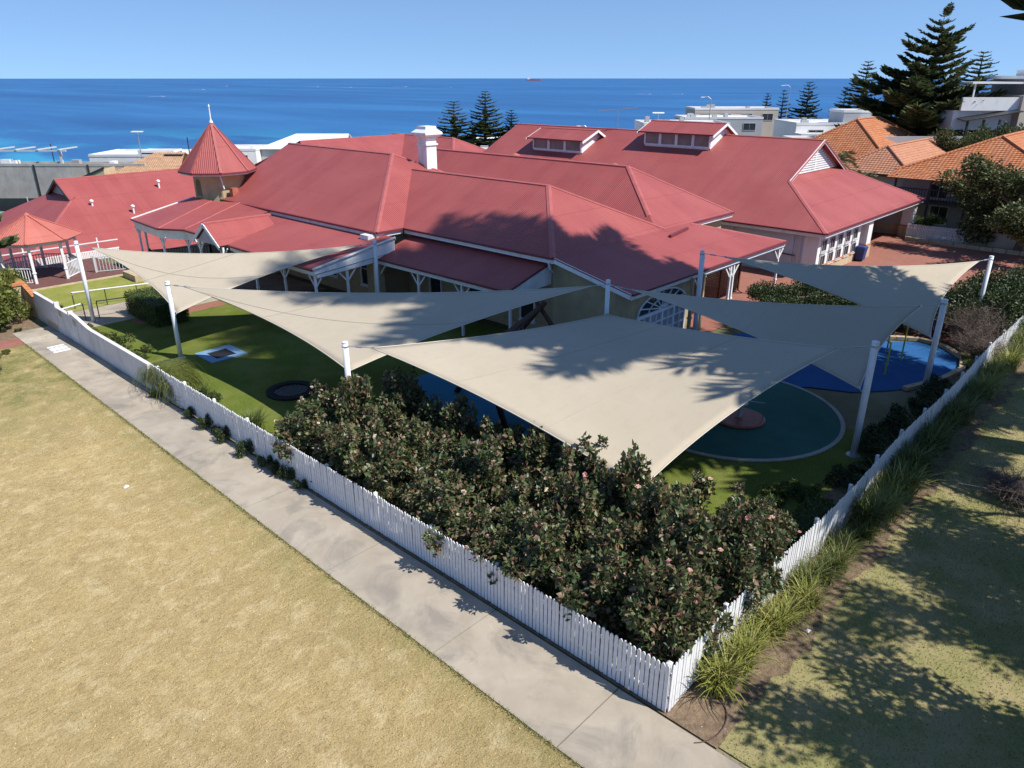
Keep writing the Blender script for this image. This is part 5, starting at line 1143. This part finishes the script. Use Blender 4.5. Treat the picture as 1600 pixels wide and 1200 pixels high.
# ------------------------------------------------------------------ trees
def pine(seed, H_, Rb, whorls, mat, dens=1.0, droop=0.15, z0=0.12, tip=0.10, columnar=1.0, asym=0.25, blen=1.0, wf=1.0):
    """Norfolk Island pine: straight trunk, level whorls of branches, each branch a frond of rope-like branchlets"""
    rng = np.random.default_rng(seed); P0 = []; DD = []; LL = []; WW = []; tr = MB()
    tr.tube([(0, 0, -1), (rng.normal() * .05, 0, H_ * .4), (0, rng.normal() * .05, H_)], [H_ * .018 + .05, H_ * .012 + .03, .02], 8)
    for i in range(whorls):
        f = (i + .5) / whorls; z = H_ * (z0 + (1 - z0) * f ** .92); r = Rb * ((1 - f) ** columnar) + tip * Rb; nb = int(rng.integers(5, 8))
        off = rng.uniform(0, 2 * PI)
        for b in range(nb):
            a = off + 2 * PI * b / nb + rng.normal() * .12; L = r * (1 + rng.normal() * asym * .5) * blen
            if L < .12 * Rb * .5: L = .06 * Rb
            if rng.random() < .07: continue
            up = .12 + .25 * f + rng.normal() * .06; d = np.array([math.cos(a), math.sin(a), 0]); sd = np.array([-math.sin(a), math.cos(a), 0])
            base = np.array([0, 0, z + rng.normal() * .02 * H_ / whorls * 3]); n = max(7, int(L / Rb * 30 * dens))
            s = np.linspace(.10, 1, n) ; pts = base + d[None] * (L * s)[:, None]; pts[:, 2] += L * (up * s - droop * s ** 2 + .16 * s ** 4)
            if L > .25 * Rb: tr.tube([base, pts[n // 2], pts[-1]], [.02 * L + .01, .012 * L + .006, .004], 4, False)
            for side in (-1, 1):
                q = side * sd[None] + d[None] * rng.uniform(.35, .8, (n, 1)) + np.array([0, 0, .35]) + rng.normal(size=(n, 3)) * .15
                bl = L * (.13 + .26 * np.sin(np.pi * np.clip(s * .92, 0, 1)) ** .8 * (1 - .45 * s)); P0.append(pts); DD.append(q); LL.append(bl); WW.append((bl * .26 + .012 * Rb) * wf)
            P0.append(pts); DD.append(d[None] * .8 + np.array([0, 0, .55]) + rng.normal(size=(n, 3)) * .2); LL.append(np.full(n, L * .16 + .02 * Rb)); WW.append(np.full(n, (L * .05 + .012 * Rb) * wf))
    P = np.concatenate(P0); Dn = np.concatenate(DD); L = np.concatenate(LL); W = np.concatenate(WW)
    V, F = leaves(P, Dn, L, W, rng, .4); V2, F2 = leaves(P, Dn, L, W, rng, .4)
    return np_mesh('crown', np.concatenate([V, V2]), np.concatenate([F, F2 + len(V)]), mat), stems_mesh(tr, 'bark')
def put_tree(name, label, cat, loc, crown, trunk, s=1, rot=0, sz=None, group=None):
    t = thing(name, label, cat, loc, group); t.rotation_euler = (0, 0, rot); t.scale = (s, s, sz or s); mobj('trunk', trunk, t); mobj('crown', crown, t); return t
PN = [pine(1, 18, 4.2, 24, 'pine_needle', .75), pine(2, 18, 3.4, 26, 'pine_needle', .75, columnar=.8), pine(3, 18, 3.6, 20, 'pine_needle_dark', .7, columnar=1.2), pine(4, 18, 3.0, 24, 'pine_needle_dark', .75, columnar=.7)]
far_pines = [(91.5, 105.2, 8.0, 0, 1.1, 'leftmost and bushiest of the three pines behind the white chimney'), (95.6, 100.8, 9.8, 1, .92, 'tallest, thin topped pine of the three right of the chimney'), (99.0, 97.1, 6.4, 3, .85, 'smallest dark pine of the three right of the chimney'),
             (170.3, 79.5, 8.7, 3, .6, 'narrow dark pine at the left end of the row above the white houses'), (173, 76.6, 9.5, 2, .95, 'small pine with open branches, second in the row above the white houses'), (157.2, 64.2, 11.3, 3, .9, 'dark columnar pine above the white houses'),
             (183, 66, 10.2, 2, .9, 'small distant pine right of the columnar one'), (155, 52, 15.2, 1, 1.0, 'tall pointed dark pine left of the big Norfolk pine'), (190.6, 57.8, 11.2, 2, 1.0, 'faint small pine hidden against the big pine, left side'),
             (159, 33, 16.6, 1, 1.15, 'tall pine right of the big pine above the modern house'), (179, 41, 16.2, 2, .8, 'thin pale pine between the big pine and the tall one at right')]
for (x, y, top, v, ws, lb) in far_pines:
    g = tz(x, y); h = top - g; put_tree('norfolk_pine', lb, 'pine tree', (x, y, g), *PN[v], s=ws * (h / 18) ** .3 * 1.6, rot=x, sz=h / 18, group='distant pines')
bigp = pine(11, 20, 6.2, 20, 'pine_needle', 1.7, droop=.1, z0=.10, columnar=.9, asym=.7, tip=.14, wf=.72)
put_tree('norfolk_pine', 'very large spreading Norfolk pine above the orange roofs', 'pine tree', (93.3, 22.9, -1.0), *bigp, s=1.0, rot=.6)
# the tall pines outside the right fence whose shade falls on sails and roof
shp = pine(21, 44, 5.6, 44, 'pine_needle_dark', 1.5, droop=.08, z0=.24, columnar=.36, asym=.6, tip=.1, wf=.40)
put_tree('norfolk_pine', 'tall pine on the park lawn, its branch tips showing at the top right corner', 'pine tree', (20.4, -7.7, 0), *shp, s=.90, rot=.75, sz=1.1)
put_tree('norfolk_pine', 'second tall pine beside the right fence, out at the right edge', 'pine tree', (25.2, -8.0, 0), *shp, s=.72, rot=2.9, sz=1.12)

def broad_tree(seed, H_, R_c, nl, n_leaf, L, W, mat, bark='bark', trunk=.3, fork=.35, spread=1.0, clump_r=.7):
    rng = np.random.default_rng(seed); tr = MB(); ends = []
    def limb(p, d, ln, r, lev):
        q = p + d * ln * .5 + Vector(rng.normal(size=3)) * ln * .08; e = p + d * ln + Vector(rng.normal(size=3)) * ln * .1
        tr.tube([p, q, e], [r, r * .8, r * .6], 7 if lev < 2 else 5, False)
        if lev >= 3: ends.append(e); ends.append(q); return
        if lev == 2: ends.append(e)
        for k in range(3 if lev else nl):
            a = rng.uniform(0, 2 * PI) if lev else 2 * PI * k / nl + rng.normal() * .3
            nd = Vector((math.cos(a) * spread, math.sin(a) * spread, rng.uniform(.25, 1.0))).normalized() if lev == 0 else (d + Vector(rng.normal(size=3)) * .65 + Vector((0, 0, .12))).normalized()
            limb(e if k < 2 or lev == 0 else q, nd, ln * rng.uniform(.6, .85) if lev else R_c * rng.uniform(.42, .6), r * .58, lev + 1)
    limb(Vector((0, 0, -.3)), Vector((rng.normal() * .1, rng.normal() * .1, 1)).normalized(), H_ * fork, trunk, 0)
    bl = [(e.x, e.y, e.z, *(clump_r * rng.uniform(.6, 1.2, 3) * np.array([1, 1, .75]))) for e in ends]
    P, d = cloud(rng, bl, n_leaf, .35); D = d + rng.normal(size=P.shape) * .8; D[:, 2] += .2
    V, F = leaves(P, D, rng.uniform(L * .6, L * 1.3, len(P)), rng.uniform(W * .6, W * 1.3, len(P)), rng)
    return np_mesh('crown', V, F, mat), stems_mesh(tr, bark)
pt_ = broad_tree(5, 8.5, 5.6, 7, 25000, .20, .10, 'broad_leaf', 'bark', .32, .30, 1.0, .75)
put_tree('peppermint_tree', 'spreading tree whose branch shadow lies on the lawn near the fence corner', 'tree', (7.4, -11.2, 0), *pt_, s=1.12, sz=1.5, rot=1.0)
put_tree('peppermint_tree', 'spreading tree whose shadow falls along the middle of the right fence', 'tree', (14.2, -11.4, 0), *pt_, s=1.0, sz=1.45, rot=3.0)
put_tree('peppermint_tree', 'spreading tree whose shadow reaches the lower right of the lawn', 'tree', (5.6, -14.6, 0), *pt_, s=1.05, sz=1.45, rot=5.0)
rt = broad_tree(8, 5.5, 4.2, 6, 42000, .20, .13, 'tree_mid', 'bark', .28, .28, 1.0, .95)
put_tree('round_tree', 'dense dark green round tree at the right edge above the masonry wall', 'tree', (54.6, 4.4, 0), *rt, s=1.35, sz=1.14)
put_tree('round_tree', 'dark tree behind the round one at the right edge', 'tree', (58.5, 1.2, 0), *rt, s=1.3, sz=1.2, rot=2)
gt_ = broad_tree(9, 4.5, 3.0, 5, 9000, .2, .12, 'broad_leaf', 'bark', .2, .3, 1.0, .9)
put_tree('leafy_tree', 'bright green bushy tree behind the larger roof lantern', 'tree', (104, 49, tz(104, 49)), *gt_, s=1.6, sz=1.75)
put_tree('leafy_tree', 'green shrubby tree below the hall roof beside the orange roofs', 'tree', (61, 17.4, 0), *gt_, s=.75, sz=.62, rot=1)
put_tree('leafy_tree', 'small yellow green tree between the hall and the far picket fence', 'tree', (57.6, 11.6, 0), *gt_, s=.4, sz=.42, rot=2)
put_tree('leafy_tree', 'bare looking pale tree behind the grey roof left of the chimney', 'tree', (72, 104, tz(72, 104)), *gt_, s=.9, sz=1.9, rot=4)
for k, (x, y, s, sz, lb) in enumerate(((88, 22.5, 1.2, 1.25, 'green shrub mass at the foot of the big pine'), (86, 17.5, 1.3, 1.45, 'dark shrub mass right of the big pine'), (85, 13.0, 1.3, 1.5, 'dark shrub mass below the modern house'), (84, 8.8, 1.3, 1.5, 'dark shrub mass at the right edge below the modern house'))):
    put_tree('leafy_tree', lb, 'tree', (x, y, -.5), rt[0], rt[1], s=s * .8, sz=sz * .85, rot=k)
# palm by the slatted gable
def palm(seed, h, r, n):
    rng = np.random.default_rng(seed); P = []; D = []; tr = MB().tube([(0, 0, -.3), (.1, 0, h * .5), (0, .1, h)], [.22, .17, .15], 8)
    for i in range(n):
        a = rng.uniform(0, 2 * PI); e = rng.uniform(-.1, 1.1); d = np.array([math.cos(a) * math.cos(e), math.sin(a) * math.cos(e), math.sin(e)]); sd = np.array([-math.sin(a), math.cos(a), 0])
        for s in np.linspace(.15, 1, 18):
            p = np.array([0, .1, h]) + d * r * s - np.array([0, 0, .75 * r * s * s * math.cos(e)])
            for q in (-1, 1): P.append(p); D.append(sd * q + d * .7 - np.array([0, 0, .25]))
    P = np.array(P); D = np.array(D); V, F = leaves(P, D, np.full(len(P), r * .3), np.full(len(P), .07), rng, .2); return np_mesh('crown', V, F, 'palm_leaf'), stems_mesh(tr, 'bark_pale')
pm = palm(2, 4.2, 2.0, 22)
put_tree('palm_tree', 'grey green palm just behind the slatted gable', 'palm tree', (57.5, 19.4, 0), *pm, s=1.0, sz=1.25); put_tree('palm_tree', 'second palm head below and right of the taller palm', 'palm tree', (58.8, 17.6, 0), *pm, s=.9, sz=.9, rot=1)
# pine boughs at the left edge of the picture
lp = pine(31, 14, 4.0, 14, 'pine_needle', 1.0, z0=.2)
put_tree('norfolk_pine', 'pine at the left edge, only branch tips in view', 'pine tree', (-3.6, 45.8, -.5), *lp, s=1.02, sz=1.0)

# ------------------------------------------------------------------ houses beyond
def stepped_plane(m, e0, e1, r1, r0, course=.33, lift=.035):
    """roof plane made of overlapping tile courses"""
    e0, e1, r0, r1 = map(Vector, (e0, e1, r0, r1)); n = max(3, int(((r0 + r1) / 2 - (e0 + e1) / 2).length / course)); nv = (e1 - e0).cross((r0 + r1) / 2 - (e0 + e1) / 2).normalized()
    if nv.z < 0: nv = -nv
    for i in range(n):
        a, b = i / n, (i + 1) / n; p = [e0.lerp(r0, a) + nv * lift, e1.lerp(r1, a) + nv * lift, e1.lerp(r1, b), e0.lerp(r0, b)]
        m.slab(p, .04)
    return m
def hip_house(name, label, x0, x1, y0, y1, zb, ze, rise, ridge_axis, roofmat, wallmat='house_beige', wins=True):
    t = thing(name, label, 'house', ((x0 + x1) / 2, (y0 + y1) / 2, zb)); ov = .5
    a0, a1, b0, b1 = x0 - ov, x1 + ov, y0 - ov, y1 + ov
    if ridge_axis == 'y': h = (a1 - a0) / 2; R0, R1 = ((a0 + a1) / 2, b0 + h, ze + rise), ((a0 + a1) / 2, max(b0 + h + .1, b1 - h), ze + rise)
    else: h = (b1 - b0) / 2; R0, R1 = (a0 + h, (b0 + b1) / 2, ze + rise), (max(a0 + h + .1, a1 - h), (b0 + b1) / 2, ze + rise)
    c = [(a0, b0, ze), (a1, b0, ze), (a1, b1, ze), (a0, b1, ze)]; m = MB()
    if ridge_axis == 'y': fs = [(c[0], c[1], R0, R0), (c[1], c[2], R1, R0), (c[2], c[3], R1, R1), (c[3], c[0], R0, R1)]; hips = [(c[0], R0), (c[1], R0), (c[2], R1), (c[3], R1), (R0, R1)]
    else: fs = [(c[0], c[1], R1, R0), (c[1], c[2], R1, R1), (c[2], c[3], R0, R1), (c[3], c[0], R0, R0)]; hips = [(c[0], R0), (c[1], R1), (c[2], R1), (c[3], R0), (R0, R1)]
    for e0, e1, r1, r0 in fs: stepped_plane(m, e0, e1, r1, r0)
    r = m.build('roof', roofmat, t)
    for p, q in hips: MB().tube([Vector(p) + Vector((0, 0, .06)), Vector(q) + Vector((0, 0, .06))], .12, 6).build('ridge_tiles', roofmat, r)
    MB().box(a0 + .02, a1 - .02, b0 + .02, b1 - .02, ze - .2, ze - .06).build('eave_soffit', 'rail_brown', r)
    MB().box(x0, x1, y0, y1, zb - 2, ze - .201).build('wall', wallmat, t)
    if wins:
        for y in np.arange(y0 + 1.6, y1 - 1, 3.0): window(t, (x0, y, (zb + ze) / 2 + .2), (0, 1, 0), 1.3, 1.3, (-1, 0, 0), 1, 2, 'house_white')
        for x in np.arange(x0 + 1.6, x1 - 1, 3.0): window(t, (x, y0, (zb + ze) / 2 + .2), (1, 0, 0), 1.3, 1.3, (0, -1, 0), 1, 2, 'house_white')
    return t
hip_house('tiled_house', 'house with salmon orange tiled hip roof behind the slatted gable', 74, 92, 20.5, 31.5, 0, 4.0, 3.7, 'x', 'tile_orange')
hip_house('tiled_house', 'lower salmon tiled roof wing in front of the taller tiled roof', 66.5, 90, 16.0, 22.5, 0, 3.6, 2.2, 'x', 'tile_salmon')
oh = hip_house('tiled_house', 'bright orange tiled house at right with a dark shaded verandah', 61.5, 85, 3.6, 15.0, 0, 4.6, 2.7, 'x', 'tile_orange', 'house_beige', False)
MB().box(59.6, 61.48, 3.6, 15, 2.15, 2.3).build('balcony_floor', 'dark_metal', oh); MB().box(61.40, 61.49, 3.7, 14.9, 2.31, 4.38).build('shaded_wall', 'house_grey', oh)
for y in np.arange(3.7, 15.1, 2.8): MB().box(59.65, 59.8, y, y + .15, 0, 4.4).build('verandah_post', 'dark_metal', oh)
for y in np.arange(3.7, 14.9, .22): MB().box(59.68, 59.73, y, y + .05, 2.35, 3.3).build('baluster', 'dark_metal', oh)
MB().box(59.64, 59.76, 3.7, 15.0, 3.3, 3.38).build('top_rail', 'dark_metal', oh)
m = MB(); stepped_plane(m, (59.1, 3.0, 4.18), (59.1, 15.6, 4.18), (61.2, 15.6, 4.72), (61.2, 3.0, 4.72)); m.build('verandah_roof', 'tile_orange', oh)
window(oh, (61.40, 11.9, 3.3), (0, 1, 0), 1.4, 1.6, (-1, 0, 0), 1, 2, 'house_white'); window(oh, (61.5, 11.6, 1.1), (0, 1, 0), 1.4, 1.5, (-1, 0, 0), 1, 2, 'house_white')
hip_house('tiled_house', 'orange tiled roof wing at the right edge behind the round tree', 66, 84, -9, 3.0, 0, 4.5, 2.6, 'y', 'tile_orange', 'house_beige', False)

def box_house(name, label, vols, wins=(), rot=R_(0), loc=(0, 0), extra=None):
    """flat roofed house of several box volumes (x0,x1,y0,y1,z0,z1,wallmat); +x/+y local, rotated about loc"""
    t = thing(name, label, 'house', (*loc, 0)); t.rotation_euler = (0, 0, rot); rm = 'grey_concrete' if name == 'concrete_building' else 'roof_pale'
    for i, (x0, x1, y0, y1, z0, z1, mt) in enumerate(vols):
        o = MB().box(x0, x1, y0, y1, z0, z1).build('wall', mt); o.parent = t
        r = MB()
        for (a, b, c, d) in ((x0 - .05, x1 + .05, y0 - .05, y0 + .12), (x0 - .05, x1 + .05, y1 - .12, y1 + .05), (x0 - .05, x0 + .12, y0 + .12, y1 - .12), (x1 - .12, x1 + .05, y0 + .12, y1 - .12)): r.box(a, b, c, d, z1, z1 + .35)
        r.box(x0 + .12, x1 - .12, y0 + .12, y1 - .12, z1 + .004, z1 + .06)
        o = r.build('parapet_roof', rm); o.parent = t
    for (x, y, z, w_, h_, face) in wins:
        ax, out = {'-y': ((1, 0, 0), (0, -1, 0)), '-x': ((0, 1, 0), (-1, 0, 0))}[face]
        g = window(None, (x, y, z), ax, w_, h_, out, 1, 2, 'house_grey', sill=False); g.parent = t
    return t
VR = R_(-46.9)                                           # these houses face the sea, square to the view
def pv(X, Y):                                            # X to the right, Y ahead of the vantage point, in metres
    c, s = math.cos(VR), math.sin(VR); return (-10.41 + X * c - Y * s, -5.436 + X * s + Y * c)
def bh(label, X, Y, W, Dp, z0, z1, mt, wins=2, vols=(), name='seaside_house'):
    v = [(-W / 2, W / 2, 0, Dp, z0, z1, mt)] + list(vols)
    ws = [(-W / 2 + W * (i + .5) / wins, 0, z1 - 1.3, min(2.2, W / wins * .5), 1.2, '-y') for i in range(wins)]
    t = box_house(name, label, v, ws, VR, pv(X, Y)); q = random.Random(int(X * 7 + Y))
    for i in range(2 + int(W / 7)):
        x = q.uniform(-W / 2 + 1, W / 2 - 1.6); y = q.uniform(min(1, Dp * .2), max(1.2, Dp - 2)); o = MB().box(x, x + q.uniform(.5, 1.3), y, y + q.uniform(.5, 1.0), z1 + .05, z1 + q.uniform(.5, .95)).build('roof_plant', q.choice(['house_grey', 'roof_grey', 'house_white'])); o.parent = t
    return t
bh('long white flat roofed house behind the larger roof lantern', 26.5, 118, 13, 9, -8, 5.4, 'house_white', 3)
bh('grey roofed house left of the white cluster, nearest the sea', 38, 140, 14, 9, -10, 5.2, 'house_grey', 3)
bh('white stepped house with grey box storey, right of the leafy tree', 48, 115, 12, 10, -8, 5.6, 'house_white', 2, [(1, 5.5, .6, 6, 5.6, 7.3, 'house_grey'), (-6.2, -1, -3, 0, -8, 4.2, 'house_white')])
bh('white house with pale blue box and low white walls in the cluster', 56, 108, 9, 10, -8, 6.2, 'house_white', 2, [(-4, 0, -2.5, 0, -8, 4.6, 'house_white'), (.3, 4.2, .5, 5, 6.2, 7.6, 'house_white')])
bh('lower white terrace in front of the white cluster', 45, 100, 17, 6, -6, 3.7, 'house_white', 3, [(2, 6, -3, 0, -6, 3.0, 'house_grey')])
bh('white house with lilac grey wall left of the big pine', 65, 112, 10, 9, -6, 6.6, 'house_white', 2, [(4.9, 9, -1, 5, -6, 5.6, 'house_grey')])
bh('white low terrace wall of flat boxes nearest the hall ridge', 37, 96, 11, 6, -6, 3.6, 'house_white', 2, [(-2, 2.5, .5, 4, 3.6, 4.8, 'house_white')])
bh('white block with grey recess between the terrace and the orange roof', 50, 98, 9, 7, -6, 5.0, 'house_white', 2, [(-4, -1, -1.6, 0, -6, 4.0, 'house_white'), (0, 3.6, .5, 4.5, 5.0, 6.4, 'house_grey')])
bh('long pale roofed building behind the big pine trunk', 80, 120, 22, 8, -6, 6.6, 'house_white', 3)
bh('beige apartment block above the white cluster with roof terrace', 43, 150, 16, 8, -12, 6.4, 'house_beige', 4)
bh('white roofs just above the hall ridge, centre right', 13, 128, 14, 8, -9, 3.3, 'house_white', 3)
bh('white low house behind the small antenna, centre', 5, 134, 8, 8, -9, 2.8, 'house_white', 2)
bh('white house with dark solar roof right of the chimney', -3.5, 112, 7, 8, -9, 1.6, 'house_white', 2, [(-3, 1, .6, 4, 1.6, 2.0, 'solar')])
bh('far white house at the shore behind the pines', -6, 150, 12, 8, -12, 0.8, 'house_white', 2)
gh = thing('grey_roof_house', 'pale grey pitched metal roof showing above the red ridge left of centre', 'house', (*pv(-34.5, 128), -.7)); gh.rotation_euler = (0, 0, VR)
o = MB().slab([(-8, 0, 1.8), (7, 0, 1.8), (6.5, 5, 3.9), (-2.5, 5, 3.9)], .1).slab([(-8, 0, 1.8), (-2.5, 5, 3.9), (-8, 10, 1.8)], .1).slab([(-8, 10, 1.8), (-2.5, 5, 3.9), (6.5, 5, 3.9), (7, 10, 1.8)], .1).build('roof', 'roof_pale'); o.parent = gh
o = MB().box(-7.4, 6.6, .4, 9.6, -8, 1.7).build('wall', 'house_grey'); o.parent = gh
bh('dark louvred house and white wall between the turret and the grey roof', -47, 126, 10, 8, -8, 1.0, 'house_white', 2)
# left group
wb = bh('long grey concrete block at far left with a roof pergola', -73, 106, 44, 2.5, -9, 0.7, 'grey_concrete', 1, name='concrete_building')
for x in (-2, 10): o = MB().box(x - .15, x + .15, 1, 1.3, .7, 2.6).build('pergola_post', 'grey_trim'); o.parent = wb
for k in range(9): o = MB().box(-14 + 3.0 * k, -13.7 + 3.0 * k, .6, 5.2, 2.75, 2.9).build('pergola_slat', 'grey_trim'); o.parent = wb
o = MB().box(-16, 11, .8, 1.0, 2.55, 2.75).build('pergola_beam', 'grey_trim'); o.parent = wb
for k in (6.5, 14.0): o = MB().box(k, k + .22, -.12, -.01, -8, .9).build('panel_joint', 'dark_metal'); o.parent = wb
bh('white flat house with solar panels left of the tan roof', -57.5, 116, 13, 9, -9, 1.0, 'house_white', 2, [(1, 6, 1, 4, 1.0, 1.5, 'solar')])
th = thing('tan_house', 'cream walled house with tan tiled roof left of the turret', 'house', (*pv(-52, 104), 0)); th.rotation_euler = (0, 0, VR)
m = MB(); stepped_plane(m, (-4.2, -.6, -.7), (6.4, -.6, -.7), (5.6, 5, 2.3), (1.5, 5, 2.3)); stepped_plane(m, (6.4, 10.6, -.7), (-4.2, 10.6, -.7), (1.5, 5, 2.3), (5.6, 5, 2.3)); stepped_plane(m, (-4.2, 10.6, -.7), (-4.2, -.6, -.7), (1.5, 5, 2.3), (1.5, 5, 2.3)); o = m.build('roof', 'tile_tan'); o.parent = th
o = MB().box(-3.7, 6, 0, 10, -8, -.8).build('wall', 'tan_wall'); o.parent = th
o = MB().add([(-9, -1, -8), (-3.2, -1, -8), (-3.2, 6, -8), (-9, 6, -8), (-9, -1, -1.6), (-3.2, -1, .7), (-3.2, 6, .7), (-9, 6, -1.6)], [(0, 3, 2, 1), (4, 5, 6, 7), (0, 1, 5, 4), (1, 2, 6, 5), (2, 3, 7, 6), (3, 0, 4, 7)]).build('side_wall', 'tan_wall'); o.parent = th
o = MB().bar((-9.2, -1.05, -1.6), (-3.1, -1.05, .8), .12, .25).build('parapet', 'dark_metal'); o.parent = th
for i in range(3): o = MB().box(3 + i * .9, 3.8 + i * .9, 4.0, 4.9, 1.95, 2.1).build('solar_panel', 'solar'); o.parent = th
# tennis-court-like teal surface below the concrete block
ct = MB().slab([(*pv(-72, 74), -2.6), (*pv(-44, 66), -2.6), (*pv(-42, 92), -3.4), (*pv(-76, 94), -3.4)], .2).build('sports_court', 'court_teal'); tag(ct, kind='structure')
dh = thing('screen_fence', 'dark mesh fence along the far side of the teal court', 'fence', (*pv(-60, 96), 0)); dh.rotation_euler = (0, 0, VR); o = MB().box(-22, 14, 0, .1, -7, -2.2).build('mesh_panel', 'dark_metal'); o.parent = dh
for k in range(10): o = MB().box(-22 + k * 4, -21.9 + k * 4, -.1, -.01, -7, -2.0).build('post', 'grey_trim'); o.parent = dh
# modern house at the right edge
mh = thing('modern_house', 'white and beige modern house with roof deck at the right edge', 'house', (*pv(59.6, 88), 0)); mh.rotation_euler = (0, 0, VR)
def P_(name, mb, mt): o = mb.build(name, mt); o.parent = mh; return o
P_('wall', MB().box(-2.6, 16, 0, 10, -3, 10.2), 'house_beige'); P_('upper_storey', MB().box(-1.0, 16, 1.5, 9, 10.2, 11.9), 'house_grey'); P_('roof_slab', MB().box(-1.8, 16, .6, 9.6, 11.9, 12.25), 'house_white'); P_('roof_tower', MB().box(1.0, 16, 2, 8, 12.25, 12.9), 'house_white')
P_('deck_roof', MB().box(-8.0, -1.6, 1, 7, 11.4, 11.6), 'house_white'); P_('deck_wall', MB().box(-9.0, -2.6, .5, .8, 8.6, 10.0), 'house_white'); P_('lower_box', MB().box(-9.4, -2.62, 1.2, 8, 6.5, 8.6), 'house_white'); P_('awning', MB().slab([(-9, -.8, 7.6), (-2.7, -.8, 8.6), (-2.7, 1, 8.8), (-9, 1, 7.8)], .1), 'dark_metal')
for x in (-8.6, -6.8, -5.0): P_('deck_post', MB().box(x, x + .2, -.6, -.4, -1, 7.7), 'dark_metal')
P_('deck_post', MB().box(-7.6, -7.45, 1.2, 1.35, 9.9, 11.4), 'house_white')
for i in range(4): o = window(None, (.1 + i * 1.0, 1.5, 11.1), (1, 0, 0), .85, 1.2, (0, -1, 0), 2, 1, 'house_white', sill=False, fr=.06); o.parent = mh
for i in range(3): o = window(None, (-.2 + i * 1.4, 0, 7.7), (1, 0, 0), .7, .7, (0, -1, 0), 1, 1, 'rail_brown', sill=False); o.parent = mh
P_('flue', MB().lathe([(.25, 0), (.25, .5), (.35, .5), (.3, .9)], (2, 4, 12.9), 10), 'steel')
lw = thing('garden_wall', 'grey rendered wall running right from the big pine', 'wall', (*pv(52, 86), 0)); lw.rotation_euler = (0, 0, VR); o = MB().box(-12, 22, 0, .3, -2, 6.0).build('wall', 'house_grey'); o.parent = lw
# antennas and street lights against the sea
for (X, Y, zt, zb, k, lb) in ((-56, 116, 4.6, 1, 1, 'flat white antenna on the white house at far left'), (-67.0, 112, 3.2, .5, 0, 'thin mast on the concrete block at far left'), (-42.8, 102, 4.8, 0, 0, 'dark whip antenna on the tan roof'), (1.0, 118, 4.0, 1.5, 1, 'small cross shaped antenna left of the smaller lantern'), (11.5, 118, 5.0, 2, 2, 'curved street light left of the big antenna'), (32.8, 130, 8.8, 3, 2, 'curved street light above the white house, centre right'), (22.8, 122, 7.0, 4, 1, 'small antenna above the long white house'), (52.6, 150, 10.4, 4, 2, 'curved street light among the pines')):
    t = thing('street_light' if k == 2 else 'antenna', lb, 'street light' if k == 2 else 'antenna', (*pv(X, Y), 0)); t.rotation_euler = (0, 0, VR)
    o = MB().tube([(0, 0, zb - 6), (0, 0, zt)] + ([(-.5, 0, zt + .35), (-1.2, 0, zt + .3)] if k == 2 else []), .07, 6).build('mast', 'steel' if k else 'dark_metal'); o.parent = t
    if k == 1:
        for q in (-.5, 0, .5): o = MB().tube([(-.9, q * .4, zt + q * .1), (.9, q * .4, zt + q * .1)], .04, 5).build('prong', 'house_white'); o.parent = t
    if k == 2: o = MB().box(-1.7, -1.1, -.1, .1, zt + .22, zt + .36).build('lamp_head', 'house_white'); o.parent = t
# ships and boats
def boat(label, X, Y, L, kind='boat'):
    t = thing('cargo_ship' if kind == 'ship' else 'motor_boat', label, 'ship' if kind == 'ship' else 'boat', (*pv(X, Y), -25)); t.rotation_euler = (0, 0, VR); h = L * .09
    o = MB().add([(-L / 2, -L * .07, 0), (L * .4, -L * .07, 0), (L * .5, 0, 0), (L * .4, L * .07, 0), (-L / 2, L * .07, 0), (-L / 2, -L * .08, h), (L * .43, -L * .08, h), (L * .56, 0, h * 1.3), (L * .43, L * .08, h), (-L / 2, L * .08, h)], [(4, 3, 2, 1, 0), (5, 6, 7, 8, 9), (0, 1, 6, 5), (1, 2, 7, 6), (2, 3, 8, 7), (3, 4, 9, 8), (4, 0, 5, 9)]).build('hull', 'ship_red' if kind == 'ship' else 'paper_white'); o.parent = t
    o = MB().box(-L * .45, -L * .28, -L * .06, L * .06, h, h * 2.6).build('bridge' if kind == 'ship' else 'cabin', 'paper_white'); o.parent = t
    if kind != 'ship': o = MB().slab([(-L * .5, 0, .35), (-L * 4.5, -L * .25, .35), (-L * 4.5, L * .25, .35)], .1).build('wake', 'paper_white'); o.parent = t
boat('pale red cargo ship on the horizon', 330, 12000, 220, 'ship')
for X, Y, L, lb in ((-750, 1700, 7, 'white speedboat with wake at the upper left of the sea'), (-1050, 2700, 9, 'tiny white boat left, below the horizon'), (-1400, 3900, 11, 'tiny white boat far left near the horizon'), (-880, 3600, 10, 'tiny white boat left of the turret spire near the horizon'), (-690, 3400, 10, 'tiny white boat between spire and chimney near the horizon'), (-480, 3600, 12, 'tiny boat with wake above the chimney near the horizon'), (-260, 3400, 8, 'tiny boat right of the chimney near the horizon'), (340, 1950, 7, 'tiny white boat above the larger lantern'), (420, 1950, 6, 'tiny white boat right of the one above the larger lantern')):
    boat(lb, X, Y, L)
print('objects', len(bpy.data.objects))
